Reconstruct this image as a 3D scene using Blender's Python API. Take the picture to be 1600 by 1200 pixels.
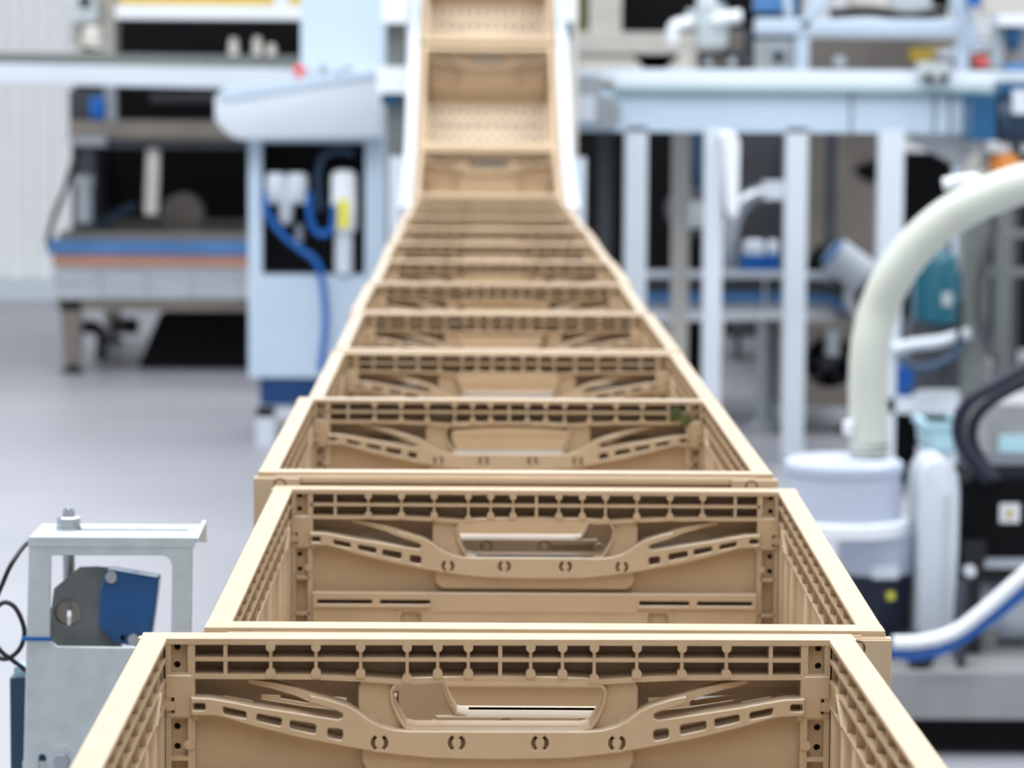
import bpy, bmesh, math, random
from mathutils import Vector, Matrix
random.seed(7)
for o in list(bpy.data.objects):
    bpy.data.objects.remove(o, do_unlink=True)
scene = bpy.context.scene
C = scene.collection
R = math.radians

# ------------------------------------------------------------------ camera
F_PX = 5000.0
CAM = Vector((-0.037, 0.0, 1.233))
VPX, VPY, ROLL = 740.0, 120.0, 0.35
cam_d = bpy.data.cameras.new('camera')
cam = bpy.data.objects.new('camera', cam_d); C.objects.link(cam)
cam_d.sensor_width = 36.0
cam_d.lens = F_PX / 1600.0 * 36.0
cam_d.clip_start = 0.05; cam_d.clip_end = 200
cam.location = CAM
_pitch = math.atan((600 - VPY) / F_PX); _yaw = math.atan((800 - VPX) / F_PX)
ROT = (Matrix.Rotation(-_yaw, 3, 'Z') @ Matrix.Rotation(math.pi / 2 - _pitch, 3, 'X') @ Matrix.Rotation(R(ROLL), 3, 'Z'))
cam.rotation_mode = 'XYZ'
cam.rotation_euler = ROT.to_euler('XYZ')
cam_d.dof.use_dof = True
cam_d.dof.focus_distance = 1.92
cam_d.dof.aperture_fstop = 12.5
scene.camera = cam

# ------------------------------------------------------------------ world, lamps, exposure
w = bpy.data.worlds.new('hall_light'); scene.world = w; w.use_nodes = True
bg = w.node_tree.nodes['Background']
bg.inputs[0].default_value = (0.86, 0.93, 1.0, 1); bg.inputs[1].default_value = 1.5
def area(name, loc, size, energy, col=(1, 1, 1), rot=(0, 0, 0)):
    d = bpy.data.lights.new(name, 'AREA'); d.shape = 'RECTANGLE'; d.size, d.size_y = size
    d.energy = energy; d.color = col
    o = bpy.data.objects.new(name, d); C.objects.link(o); o.location = loc; o.rotation_euler = rot
    return o
area('overhead_or_fill_light', (-.6, 3.6, 6.5), (3.0, 7.0), 400, (0.96, 0.985, 1.0))
area('overhead_or_fill_light', (3.2, 8.5, 6.5), (3.0, 9.0), 380, (0.97, 0.98, 1.0))
area('overhead_or_fill_light', (-3.2, 8.2, 6.5), (3.0, 8.0), 280, (0.97, 0.98, 1.0))
area('overhead_or_fill_light', (0.5, -5.0, 6.5), (3.0, 9.0), 230, (0.98, 0.99, 1.0))  # fill lamp added behind the camera to brighten camera-facing sides
vs = scene.view_settings
vs.view_transform = 'Standard'; vs.look = 'None'; vs.exposure = 0.22; vs.gamma = 1.0; vs.use_curve_mapping = False

# ------------------------------------------------------------------ helpers
def lin(c):
    return tuple(((v / 255) / 12.92 if v / 255 <= .04045 else ((v / 255 + .055) / 1.055) ** 2.4) for v in c)
MATS = {}
def mat(name, col, rough=.5, metal=0., var=.06, scale=8., bump=0., col2=None, stretch=(1, 1, 1), coat=0., emit=None):
    m = bpy.data.materials.new(name); m.use_nodes = True
    nt = m.node_tree; n = nt.nodes; b = n['Principled BSDF']
    b.inputs['Roughness'].default_value = rough; b.inputs['Metallic'].default_value = metal
    if coat: b.inputs['Coat Weight'].default_value = coat
    a = lin(col); c2 = lin(col2) if col2 else tuple(v * (1 - 2.2 * var) for v in a)
    tc = n.new('ShaderNodeTexCoord'); mp = n.new('ShaderNodeMapping'); mp.inputs['Scale'].default_value = stretch
    nz = n.new('ShaderNodeTexNoise'); nz.inputs['Scale'].default_value = scale; nz.inputs['Detail'].default_value = 4
    rp = n.new('ShaderNodeValToRGB')
    rp.color_ramp.elements[0].position = .35; rp.color_ramp.elements[1].position = .65
    rp.color_ramp.elements[0].color = (*c2, 1); rp.color_ramp.elements[1].color = (*a, 1)
    nt.links.new(tc.outputs['Object'], mp.inputs[0]); nt.links.new(mp.outputs[0], nz.inputs['Vector'])
    nt.links.new(nz.outputs['Fac'], rp.inputs[0]); nt.links.new(rp.outputs[0], b.inputs['Base Color'])
    if bump:
        bp = n.new('ShaderNodeBump'); bp.inputs['Strength'].default_value = bump; bp.inputs['Distance'].default_value = .002
        nt.links.new(nz.outputs['Fac'], bp.inputs['Height']); nt.links.new(bp.outputs[0], b.inputs['Normal'])
    MATS[name] = m
    return m
mat('crate_plastic', (206, 182, 151), .27, var=.035, scale=30, bump=.06)
mat('crate_handle', (210, 187, 157), .27, var=.03, scale=30, bump=.05)
mat('crate_base', (208, 190, 166), .5, var=.05, scale=14)
mat('floor', (166, 167, 174), .42, var=.05, scale=1.1, col2=(157, 158, 166))
mat('cladding', (244, 246, 247), .45, var=.02, scale=2)
mat('white_paint', (212, 221, 230), .35, var=.02, scale=3)
mat('pale_blue_paint', (194, 212, 229), .4, var=.02, scale=3)
mat('bright_white', (236, 241, 246), .35, var=.01)
mat('cream_paint', (226, 222, 212), .5, var=.02)
mat('beige_steel', (206, 203, 196), .5, var=.04)
mat('steel', (190, 196, 202), .32, .85, var=.08, scale=6)
mat('brushed_steel', (205, 212, 216), .38, .7, var=.06, scale=5, stretch=(1, 8, 8))
mat('warm_steel', (150, 142, 134), .4, .6, var=.1, scale=4)
mat('dark_steel', (84, 86, 92), .42, .6, var=.12, scale=5)
mat('zinc', (206, 216, 219), .42, .4, var=.05, scale=60)
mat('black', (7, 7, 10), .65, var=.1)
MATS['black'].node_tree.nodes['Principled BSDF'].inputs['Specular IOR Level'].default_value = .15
mat('rubber', (22, 24, 28), .5, var=.1)
mat('navy', (14, 22, 48), .4, var=.1)
mat('blue_band', (8, 60, 112), .4, var=.05)
mat('sensor_blue', (0, 80, 140), .3, var=.12, scale=40, coat=.3)
mat('sensor_grey', (124, 130, 128), .45, .5, var=.07, scale=50)
mat('hose_blue', (8, 96, 180), .35, var=.04)
mat('rail_blue', (84, 136, 194), .4, var=.08)
mat('belt_orange', (230, 168, 144), .6, var=.07)
mat('motor_blue', (30, 86, 128), .35, var=.1)
mat('teal', (20, 96, 116), .4, var=.1)
mat('yellow', (205, 172, 56), .5, var=.03)
mat('label_yellow', (232, 226, 90), .5, var=.03)
mat('red', (222, 92, 90), .4, var=.03)
mat('orange_cap', (240, 150, 70), .4, var=.05)
mat('hose_cream', (214, 220, 209), .35, var=.03, scale=10)
mat('tank_grey', (192, 202, 220), .38, var=.02)
mat('base_grey', (158, 160, 162), .55, var=.1, scale=9)
mat('pale_cyan', (178, 218, 232), .4, var=.05)
mat('dark_blue_grey', (46, 72, 98), .45, var=.08)
mat('mint_edge', (150, 186, 182), .35, var=.04)
mat('leaf', (104, 116, 58), .55, var=.25, scale=60)
mat('olive', (96, 92, 30), .6, var=.1)

def tag(o, label=None, cat=None, group=None, kind=None):
    if label: o['label'] = label
    if cat: o['category'] = cat
    if group: o['group'] = group
    if kind: o['kind'] = kind
    return o
def link(name, me, m, parent=None, loc=None):
    o = bpy.data.objects.new(name, me); C.objects.link(o)
    if m is not None and len(me.materials) == 0: me.materials.append(MATS[m])
    if parent is not None:
        o.parent = parent
    if loc is not None: o.location = loc
    return o
def thing(name, label, cat, loc=(0, 0, 0), group=None):
    o = bpy.data.objects.new(name, None); C.objects.link(o); o.location = loc; o.empty_display_size = .05
    return tag(o, label, cat, group)

def catmull(pts, n=6, closed=False):
    pts = [Vector(p) for p in pts]; out = []
    N = len(pts); rng = range(N if closed else N - 1)
    for i in rng:
        if closed:
            p0, p1, p2, p3 = pts[(i - 1) % N], pts[i], pts[(i + 1) % N], pts[(i + 2) % N]
        else:
            p1, p2 = pts[i], pts[i + 1]
            p0 = pts[i - 1] if i > 0 else p1 * 2 - p2
            p3 = pts[i + 2] if i + 2 < N else p2 * 2 - p1
        for k in range(n):
            t = k / n
            out.append(.5 * ((2 * p1) + (-p0 + p2) * t + (2 * p0 - 5 * p1 + 4 * p2 - p3) * t * t + (-p0 + 3 * p1 - 3 * p2 + p3) * t ** 3))
    if not closed: out.append(pts[-1])
    return out

class MB:
    """collects shapes of ONE part; boxes get bevelled edges"""
    def __init__(s):
        s.b = bmesh.new(); s.o = bmesh.new()
    def box(s, x0, x1, y0, y1, z0, z1, bev=True, M=None):
        bm = s.b if bev else s.o
        v = [bm.verts.new(((x0, x1)[i & 1], (y0, y1)[i >> 1 & 1], (z0, z1)[i >> 2 & 1])) for i in range(8)]
        if M is not None:
            for q in v: q.co = M @ q.co
        for f in ((0, 2, 3, 1), (4, 5, 7, 6), (0, 1, 5, 4), (2, 6, 7, 3), (0, 4, 6, 2), (1, 3, 7, 5)):
            bm.faces.new([v[i] for i in f])
        return s
    def prism(s, poly, a0, a1, axis='y', bev=True, M=None):
        """convex or simple polygon extruded; axis y: poly=(x,z); axis x: poly=(y,z); axis z: poly=(x,y)"""
        bm = s.b if bev else s.o
        def mk(p, a):
            c = {'y': (p[0], a, p[1]), 'x': (a, p[0], p[1]), 'z': (p[0], p[1], a)}[axis]
            c = Vector(c); return bm.verts.new(M @ c if M is not None else c)
        A = [mk(p, a0) for p in poly]; B = [mk(p, a1) for p in poly]
        n = len(poly)
        fs = [bm.faces.new(A), bm.faces.new(B[::-1])]
        for i in range(n):
            fs.append(bm.faces.new([A[i], B[i], B[(i + 1) % n], A[(i + 1) % n]]))
        bmesh.ops.recalc_face_normals(bm, faces=fs)
        return s
    def cyl(s, p0, p1, r0, r1=None, seg=20, cap=True):
        bm = s.o; p0, p1 = Vector(p0), Vector(p1); r1 = r0 if r1 is None else r1
        d = (p1 - p0).normalized(); a = d.orthogonal().normalized(); b = d.cross(a)
        rings = []
        for p, r in ((p0, r0), (p1, r1)):
            rings.append([bm.verts.new(p + (a * math.cos(2 * math.pi * i / seg) + b * math.sin(2 * math.pi * i / seg)) * r) for i in range(seg)])
        for i in range(seg):
            j = (i + 1) % seg
            bm.faces.new([rings[0][i], rings[0][j], rings[1][j], rings[1][i]])
        if cap:
            bm.faces.new(rings[0][::-1]); bm.faces.new(rings[1])
        return s
    def lathe(s, center, prof, seg=32, axis='z'):
        """prof: list of (r, h) from bottom to top"""
        bm = s.o; c = Vector(center); rings = []
        for r, h in prof:
            ring = []
            for i in range(seg):
                a = 2 * math.pi * i / seg
                q = (r * math.cos(a), r * math.sin(a), h) if axis == 'z' else ((r * math.cos(a), h, r * math.sin(a)) if axis == 'y' else (h, r * math.cos(a), r * math.sin(a)))
                ring.append(bm.verts.new(c + Vector(q)))
            rings.append(ring)
        fs = []
        for k in range(len(rings) - 1):
            for i in range(seg):
                j = (i + 1) % seg
                fs.append(bm.faces.new([rings[k][i], rings[k][j], rings[k + 1][j], rings[k + 1][i]]))
        fs.append(bm.faces.new(rings[0][::-1])); fs.append(bm.faces.new(rings[-1]))
        bmesh.ops.recalc_face_normals(bm, faces=fs)
        return s
    def tube(s, pts, r, seg=14, smooth=6, rfun=None, cap=True):
        pts = catmull(pts, smooth) if smooth else [Vector(p) for p in pts]
        bm = s.o; rings = []; up = None
        for i, p in enumerate(pts):
            t = (pts[min(i + 1, len(pts) - 1)] - pts[max(i - 1, 0)]).normalized()
            if up is None: up = t.orthogonal().normalized()
            up = (up - t * up.dot(t)).normalized(); sd = t.cross(up)
            rr = rfun(i, len(pts)) if rfun else r
            rings.append([bm.verts.new(p + (up * math.cos(2 * math.pi * k / seg) + sd * math.sin(2 * math.pi * k / seg)) * rr) for k in range(seg)])
        for a, b in zip(rings, rings[1:]):
            for k in range(seg):
                j = (k + 1) % seg
                bm.faces.new([a[k], a[j], b[j], b[k]])
        if cap:
            bm.faces.new(rings[0][::-1]); bm.faces.new(rings[-1])
        return s
    def plate(s, outer, holes, y0, y1, bev=.0006, M=None):
        """flat plate in the XZ plane between y0 and y1 with real holes (outlines in x,z)"""
        cu = bpy.data.curves.new('tmp', 'CURVE'); cu.dimensions = '2D'; cu.fill_mode = 'BOTH'
        th = (y1 - y0) / 2
        bev = min(bev, th * .9)
        cu.extrude = th - bev; cu.bevel_depth = bev; cu.bevel_resolution = 0; cu.offset = -bev
        for lp in [outer] + list(holes):
            sp = cu.splines.new('POLY'); sp.points.add(len(lp) - 1)
            for q, p in zip(sp.points, lp): q.co = (p[0], p[1], 0, 1)
            sp.use_cyclic_u = True
        ob = bpy.data.objects.new('tmp', cu); C.objects.link(ob)
        dg = bpy.context.evaluated_depsgraph_get()
        me = bpy.data.meshes.new_from_object(ob.evaluated_get(dg))
        T = Matrix(((1, 0, 0, 0), (0, 0, 1, (y0 + y1) / 2), (0, 1, 0, 0), (0, 0, 0, 1)))
        if M is not None: T = M @ T
        me.transform(T)
        bpy.data.objects.remove(ob); bpy.data.curves.remove(cu)
        k = len(s.o.faces)
        s.o.from_mesh(me); s.o.faces.ensure_lookup_table()
        bmesh.ops.recalc_face_normals(s.o, faces=s.o.faces[k:])
        bpy.data.meshes.remove(me)
        return s
    def mesh(s, name, bevel=.002, segs=1, smooth=35, origin=None):
        if bevel and len(s.b.edges):
            es = [e for e in s.b.edges if len(e.link_faces) == 2 and e.calc_face_angle(0) > .5]
            if es:
                bmesh.ops.bevel(s.b, geom=es, offset=bevel, offset_type='OFFSET', segments=segs, affect='EDGES', clamp_overlap=True, profile=.5)
        t = bpy.data.meshes.new('t'); s.b.to_mesh(t); s.o.from_mesh(t); bpy.data.meshes.remove(t)
        me = bpy.data.meshes.new(name)
        s.o.to_mesh(me); s.b.free(); s.o.free()
        if origin is not None: me.transform(Matrix.Translation(-Vector(origin)))
        me.shade_smooth()
        me.set_sharp_from_angle(angle=R(smooth))
        me.update()
        return me
    def build(s, name, m, parent=None, bevel=.002, smooth=35, segs=1):
        """world-space shapes; the part's mesh is stored relative to its thing"""
        org = None
        if parent is not None:
            org = Vector((0, 0, 0)); p = parent
            while p is not None:
                org += p.location; p = p.parent
        return link(name, s.mesh(name, bevel, segs, smooth, org), m, parent)

def Q(px, py, Y):
    """point of the room at depth Y seen at a pixel of the 1600x1200 photograph"""
    d = ROT @ Vector(((px - 800) / F_PX, (600 - py) / F_PX, -1.0))
    return CAM + d * (Y / d.y)
def pbox(mb, x0, y0, x1, y1, Y, dep, zbot=None, ztop=None, bev=True):
    a = Q(x0, (y0 + y1) / 2, Y); b = Q(x1, (y0 + y1) / 2, Y)
    t = Q((x0 + x1) / 2, y0, Y); u = Q((x0 + x1) / 2, y1, Y)
    mb.box(a.x, b.x, Y, Y + dep, u.z if zbot is None else zbot, t.z if ztop is None else ztop, bev=bev)
    return mb
def poly(pts, Y):
    return [(q.x, q.z) for q in (Q(x, y, Y) for x, y in pts)]
def circle(cx, cz, r, n=20, a0=0, a1=2 * math.pi):
    return [(cx + r * math.cos(a0 + (a1 - a0) * i / n), cz + r * math.sin(a0 + (a1 - a0) * i / n)) for i in range(n)]

# ------------------------------------------------------------------ the setting
mb = MB(); mb.box(-7.15, 7.15, -14.15, 17.75, -.1, 0, bev=False)
fl = link('floor', mb.mesh('floor', 0), 'floor'); tag(fl, kind='structure')
# rear wall of trapezoid cladding
mb = MB(); pts = []; x = -7.0
while x < 7.0:
    pts += [(x, 17.62), (x + .055, 17.62), (x + .07, 17.58), (x + .135, 17.58)]
    x += .15
pts += [(7.0, 17.62), (7.0, 17.75), (-7.0, 17.75)]
WZ0, WZ1, HZ = 2.3, 5.4, 6.6
mb.prism(pts, 0.0, WZ0, axis='z', bev=False); mb.prism(pts, WZ1, HZ, axis='z', bev=False)
wb = link('wall_back', mb.mesh('wall_back', 0), 'cladding'); tag(wb, kind='structure')
mb = MB(); mb.box(-7.0, 7.0, 17.5, 17.58, 0, .12)
tag(mb.build('baseboard_back', 'white_paint'), kind='structure')
for nm, b in (('wall_left', (-7.15, -7.0, -14.0, 17.75, 0, HZ)), ('wall_right', (7.0, 7.15, -14.0, 17.75, 0, HZ)), ('wall_front', (-7.0, 7.0, -14.15, -14.0, 0, HZ)), ('ceiling', (-7.15, 7.15, -14.15, 17.75, HZ, HZ + .1))):
    mb = MB(); mb.box(*b, bev=False); tag(mb.build(nm, 'cladding', bevel=0), kind='structure')
# window band above the machines
gm_ = bpy.data.materials.new('window_glass'); gm_.use_nodes = True; nt = gm_.node_tree; nt.nodes.clear()
o_ = nt.nodes.new('ShaderNodeOutputMaterial'); mx = nt.nodes.new('ShaderNodeMixShader'); fr = nt.nodes.new('ShaderNodeFresnel'); tr = nt.nodes.new('ShaderNodeBsdfTransparent'); gl = nt.nodes.new('ShaderNodeBsdfGlossy')
tr.inputs[0].default_value = (.95, .97, .97, 1); gl.inputs['Roughness'].default_value = .02
nt.links.new(fr.outputs[0], mx.inputs[0]); nt.links.new(tr.outputs[0], mx.inputs[1]); nt.links.new(gl.outputs[0], mx.inputs[2]); nt.links.new(mx.outputs[0], o_.inputs[0]); MATS['window_glass'] = gm_
for k in range(5):
    x0 = -7.0 + k * 2.8; x1 = x0 + 2.8
    mb = MB(); mb.box(x0, x0 + .06, 17.6, 17.72, WZ0, WZ1); mb.box(x1 - .06, x1, 17.6, 17.72, WZ0, WZ1); mb.box(x0, x1, 17.6, 17.72, WZ0, WZ0 + .06); mb.box(x0, x1, 17.6, 17.72, WZ1 - .06, WZ1)
    mb.box(x0, x1, 17.62, 17.7, 3.82, 3.88); mb.box(x0 + 1.37, x0 + 1.43, 17.62, 17.7, WZ0, WZ1)
    wn = mb.build('window_%d' % (k + 1), 'white_paint', None, .004); tag(wn, kind='structure')
    for a, b in ((.06, 1.37), (1.43, 2.74)):
        for c, d in ((WZ0 + .06, 3.82), (3.88, WZ1 - .06)):
            mb = MB(); mb.box(x0 + a, x0 + b, 17.655, 17.665, c, d, bev=False); link('pane', mb.mesh('pane', 0), 'window_glass', wn)

# ------------------------------------------------------------------ the folding crates
H, HW, HL, TE, TS = .19, .2, .297, .0255, .0145
S1 = .000356
U = lambda px: (px - 785.5) * S1
V = lambda py: (py - 1003) * S1 * 1.01
Zv = lambda v: H - v
def uv(pts): return [(U(a), Zv(V(b))) for a, b in pts]
def mir(pts): return [(-a, b) for a, b in pts][::-1]

opening = [tuple(p) for p in catmull([Vector((*p, 0)) for p in uv([(648, 1066), (700, 1065), (785, 1065)])], 3)]
_l = uv([(785.5, 1065), (700, 1065), (650, 1067), (628, 1072), (619, 1086), (621, 1104), (630, 1124), (641, 1141), (660, 1145), (785.5, 1145)])
opening = _l + [(-a, b) for a, b in _l[-2:0:-1]]
def grow(pts, d):
    cx = sum(p[0] for p in pts) / len(pts); cz = sum(p[1] for p in pts) / len(pts)
    sx = max(abs(p[0] - cx) for p in pts); sz = max(abs(p[1] - cz) for p in pts)
    return [(cx + (p[0] - cx) * (1 + d / sx), cz + (p[1] - cz) * (1 + d / sz)) for p in pts]

def end_wall_meshes():
    m = MB()
    # rim and outer lip
    m.box(-HW, HW, -.0005, .0200, Zv(.0032), H)
    m.box(-HW - .003, HW + .003, .0190, TE + .0015, Zv(.0070), H - .0032)
    m.box(-.165, .165, TE - .001, TE + .0030, Zv(.0068), H - .0040)
    for k in range(3):
        for s in (-1, 1):
            n = 6; top = []
            for i in range(n + 1):
                uu = s * .164 * i / n
                top.append((uu, .0102 + k * .0042 + (.0022 if k != 1 else -.001) * (1 - (i / n) ** 2)))
            P = [(a, Zv(b)) for a, b in top] + [(a, Zv(b + .0016)) for a, b in top[::-1]]
            m.prism(P, TE - .003, TE + .0018, bev=False)
    # outer corner blocks with a ring groove
    for s in (-1, 1):
        rect = [(s * .167, Zv(.0036)), (s * .203, Zv(.0036)), (s * .203, Zv(.05)), (s * .167, Zv(.05))]
        m.plate(rect, [circle(s * .1826, Zv(.0088), .0050, 20)], TE - .003, TE + .0035, bev=.0005)
        m.plate(circle(s * .1826, Zv(.0088), .0038, 20), [], TE - .003, TE + .0032, bev=.0005)
        m.box(*sorted((s * .167, s * .2)), TE - .004, TE - .001, 0, Zv(.003))
        for q in (.171, .178, .186, .193, .1975):
            m.box(*sorted((s * (q - .0015), s * (q + .0015))), TE - .003, TE + .0028, .004, Zv(.05))
    # outer skin with the through openings
    skin = [(-.186, 0), (.186, 0), (.186, Zv(.002)), (-.186, Zv(.002))]
    gap = uv([(410, 1102), (470, 1104), (545, 1106), (545, 1128), (480, 1121), (410, 1110)])
    gap2 = uv([(350, 1104), (396, 1112), (396, 1126), (350, 1118)])
    m.plate(skin, [opening, gap, mir(gap), gap2, mir(gap2)], .0210, .0232, bev=.0004)
    # lip around the hand hole
    m.plate(grow(opening, .0016), [opening], -.0005, .0240, bev=.0005)
    # cheeks beside the hand hole
    ck = uv([(572, 1066), (626, 1068), (618, 1086), (620, 1104), (632, 1130), (645, 1147), (572, 1140), (565, 1110), (565, 1080)])
    m.plate(ck, [], .0035, .0212, bev=.0008); m.plate(mir(ck), [], .0035, .0212, bev=.0008)
    for s in (-1, 1):
        m.cyl((s * U(985), .002, Zv(V(1133))), (s * U(985), .005, Zv(V(1133))), .0042, seg=18)
    # main panel under the arms
    half = uv([(785.5, 1168), (560, 1158), (345, 1114), (303, 1112)])
    P = half + [(U(303), Zv(.0795)), (-U(303), Zv(.0795))] + [(-a, b) for a, b in half[:0:-1]]
    m.plate(P, [], .008, .011, bev=.0003)
    # thumb plate below the bar
    P = [(-.0765, Zv(.056)), (.0765, Zv(.056)), (.0765, Zv(.070)), (.074, Zv(.0745)), (.069, Zv(.0768)), (-.069, Zv(.0768)), (-.074, Zv(.0745)), (-.0765, Zv(.070))]
    m.plate(P, [], .001, .0085, bev=.0012)
    # ledge and lower wall
    holes = []
    for s in (-1, 1):
        holes.append([(s * .080, Zv(.0842)), (s * .166, Zv(.0842)), (s * .166, Zv(.0874)), (s * .080, Zv(.0874))])
        n = [(s * .087, Zv(.118)), (s * .087, Zv(.0955)), (s * .0885, Zv(.0935)), (s * .1005, Zv(.0935)), (s * .102, Zv(.0955)), (s * .102, Zv(.118))]
        holes.append(n)
    for k in range(10):
        c = -.144 + k * .032
        holes.append([(c - .0135, Zv(.1365)), (c + .0135, Zv(.1365)), (c + .0135, Zv(.1405)), (c - .0135, Zv(.1405))])
    m.plate([(-.1695, .004), (.1695, .004), (.1695, Zv(.0785)), (-.1695, Zv(.0785))], holes, -.005, -.0022, bev=.0005)
    m.box(-.1695, .1695, -.003, .0105, Zv(.081), Zv(.0785))
    for s in (-1, 1):
        m.box(*sorted((s * .079, s * .1685)), -.0075, -.003, Zv(.0897), Zv(.0880))
        m.box(*sorted((s * .118, s * .124)), -.006, -.003, Zv(.0880), Zv(.0835))
        m.box(*sorted((s * .0865, s * .1025)), .000, .003, Zv(.118), Zv(.094))
        m.box(*sorted((s * .104, s * .1055)), -.0062, -.003, Zv(.112), Zv(.0925))
    m.box(-.077, .077, -.0058, -.003, Zv(.093), Zv(.0815))
    m.box(-.168, .168, -.010, -.003, Zv(.1345), Zv(.132))
    m.box(-.168, .168, -.014, -.003, Zv(.149), Zv(.146))
    m.box(-.1695, .1695, .004, .0175, .0, .006)
    # corner posts
    for s in (-1, 1):
        def bx(u0, u1, *a): m.box(*sorted((s * u0, s * u1)), *a)
        bx(.1828, .186, 0, .0212, 0, Zv(.003))
        bx(.1695, .1735, 0, .0212, 0, Zv(.003))
        for a, b in ((.0195, .0222), (.0435, .0452), (.0668, .0692), (.0948, .0970), (.122, .1245), (.15, .1525)):
            bx(.172, .184, 0, .016, Zv(b), Zv(a))
        blk = [(.1700, .0205), (.186, .0205), (.186, .0335), (.1812, .0335), (.1812, .0420), (.186, .0420), (.186, .0445), (.1700, .0445)]
        m.plate([(s * a, Zv(b)) for a, b in blk], [], -.0008, .014, bev=.0006)
        for v0, v1, hs in ((.003, .0205, (.0058, .0160)), (.0445, .0675, (.0510, .0625))):
            m.plate([(s * .172, Zv(v0)), (s * .185, Zv(v0)), (s * .185, Zv(v1)), (s * .172, Zv(v1))],
                    [circle(s * .1800, Zv(h), .0019, 12) for h in hs], .007, .010, bev=.0003)
        bx(.172, .185, .009, .012, 0, Zv(.0680))
        m.cyl((s * .1725, -.0012, Zv(.0600)), (s * .1725, .01, Zv(.0600)), .0030, seg=14)
        m.cyl((s * .1690, -.0025, Zv(.0438)), (s * .1690, .006, Zv(.0438)), .0018, seg=10)
    body = m.mesh('end_wall', .0005)
    # rib grid above the hand hole
    g = MB()
    plain = [357, 788, 1214]; dumb = [428, 499, 569, 642, 690, 738, 836, 886, 936, 1003, 1074, 1144]
    barv = [(303, 1062), (499, 1063), (569, 1066), (642, 1071), (690, 1067), (785.5, 1064), (881, 1067), (929, 1071), (1002, 1066), (1072, 1063), (1268, 1062)]
    for (a, b), (c, d) in zip(barv, barv[1:]):
        P = [(U(a), Zv(V(b) - .0014)), (U(c), Zv(V(d) - .0014)), (U(c), Zv(V(d) + .0014)), (U(a), Zv(V(b) + .0014))]
        g.prism(P, -.0006, .0212, bev=False)
    g.box(U(303), U(1268), 0, .0212, Zv(.0128), Zv(.0105))
    g.box(U(303), U(1268), 0, .0212, Zv(.0036), Zv(.002))
    for px in plain + dumb:
        t = .0011 if px in plain else .0009
        g.box(U(px) - t, U(px) + t, .0002, .0212, Zv(.0215), Zv(.003))
    for px in dumb:
        zb = [b for (a, b), (c, d) in zip(barv, barv[1:]) if a <= px <= c]
        g.cyl((U(px), -.0014, Zv(.0046)), (U(px), .006, Zv(.0046)), .0027, seg=14)
        g.box(U(px) - .0026, U(px) + .0026, -.0008, .006, Zv(.0046), Zv(.003))
        vb = V(1071 if px in (642, 936) else 1063)
        g.cyl((U(px), -.0016, Zv(vb - .0022)), (U(px), .006, Zv(vb - .0022)), .0028, seg=14)
        g.box(U(px) - .0027, U(px) + .0027, -.0008, .006, Zv(vb + .001), Zv(vb - .0022))
    grid = g.mesh('rib_grid', .0004)
    # carrying bar with slotted arms
    h = MB()
    top = uv([(304, 1093), (334, 1094), (370, 1100), (406, 1107), (470, 1117), (534, 1127), (541, 1124), (541, 1118), (534, 1114), (508, 1106), (490, 1100), (490, 1089), (510, 1093), (548, 1105), (566, 1115), (582, 1128), (600, 1137), (622, 1143), (645, 1145), (785.5, 1145)])
    bot = uv([(785.5, 1190), (720, 1189), (680, 1188), (620, 1182), (562, 1173), (472, 1156), (404, 1139), (360, 1126), (342, 1122), (304, 1121)])
    outer = top + [(-a, b) for a, b in top[-2::-1]] + [(-a, b) for a, b in bot[:0:-1]] + bot
    def rnd(p, k=.28):
        out = []; n = len(p)
        for i in range(n):
            a, b, c = Vector(p[i - 1]), Vector(p[i]), Vector(p[(i + 1) % n])
            e = min((a - b).length, (c - b).length) * k
            q0 = b + (a - b).normalized() * e; q1 = b + (c - b).normalized() * e
            out += [tuple(q0), tuple((q0 + q1) * .25 + b * .5), tuple(q1)]
        return out
    holes = []
    for sl in ([(307, 1102), (326, 1102), (327, 1113), (307, 1113)], [(353, 1107), (390, 1115), (391, 1126), (355, 1119)],
               [(407, 1118), (446, 1125), (445, 1138), (406, 1129)], [(459, 1128), (500, 1135), (499, 1150), (458, 1141)], [(518, 1140), (542, 1143), (541, 1160), (517, 1155)]):
        p = rnd(uv(sl)); holes += [p, mir(p)]
    for px in (599, 720):
        for sgn in (-1, 1):
            cx, cz = U(px), Zv(V(1164))
            a0 = R(-58); a1 = R(58)
            arc = [(sgn * .0048 * math.cos(a0 + (a1 - a0) * i / 8), .0048 * math.sin(a0 + (a1 - a0) * i / 8)) for i in range(9)]
            arc += [(sgn * .0026 * math.cos(a1 + (a0 - a1) * i / 6), .0034 * math.sin(a1 + (a0 - a1) * i / 6)) for i in range(7)]
            p = [(cx + a, cz + b) for a, b in arc]
            holes += [p, mir(p)]
    rib = uv([(500, 1104), (466, 1092), (430, 1084), (392, 1077), (392, 1071), (432, 1074), (466, 1080), (504, 1091)])
    n = len(rib) // 2
    for P in (rib, mir(rib)):
        k0 = -.0050
        vs_ = []
        bm = h.o
        A = []; B = []
        for i, p in enumerate(P):
            t = min(1, max(0, (abs(p[0]) - abs(rib[0][0])) / (abs(rib[3][0]) - abs(rib[0][0]))))
            y = k0 + .013 * t ** .8
            A.append(bm.verts.new((p[0], y, p[1]))); B.append(bm.verts.new((p[0], y + .008, p[1])))
        fs = []
        m_ = len(P)
        for i in range(n - 1):
            fs.append(bm.faces.new([A[i], A[i + 1], A[m_ - 2 - i], A[m_ - 1 - i]])); fs.append(bm.faces.new([B[i], B[i + 1], B[m_ - 2 - i], B[m_ - 1 - i]]))
        for i in range(m_):
            fs.append(bm.faces.new([A[i], B[i], B[(i + 1) % m_], A[(i + 1) % m_]]))
        bmesh.ops.recalc_face_normals(bm, faces=fs)
    h.plate(outer, holes, -.0055, .0075, bev=.0007)
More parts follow.
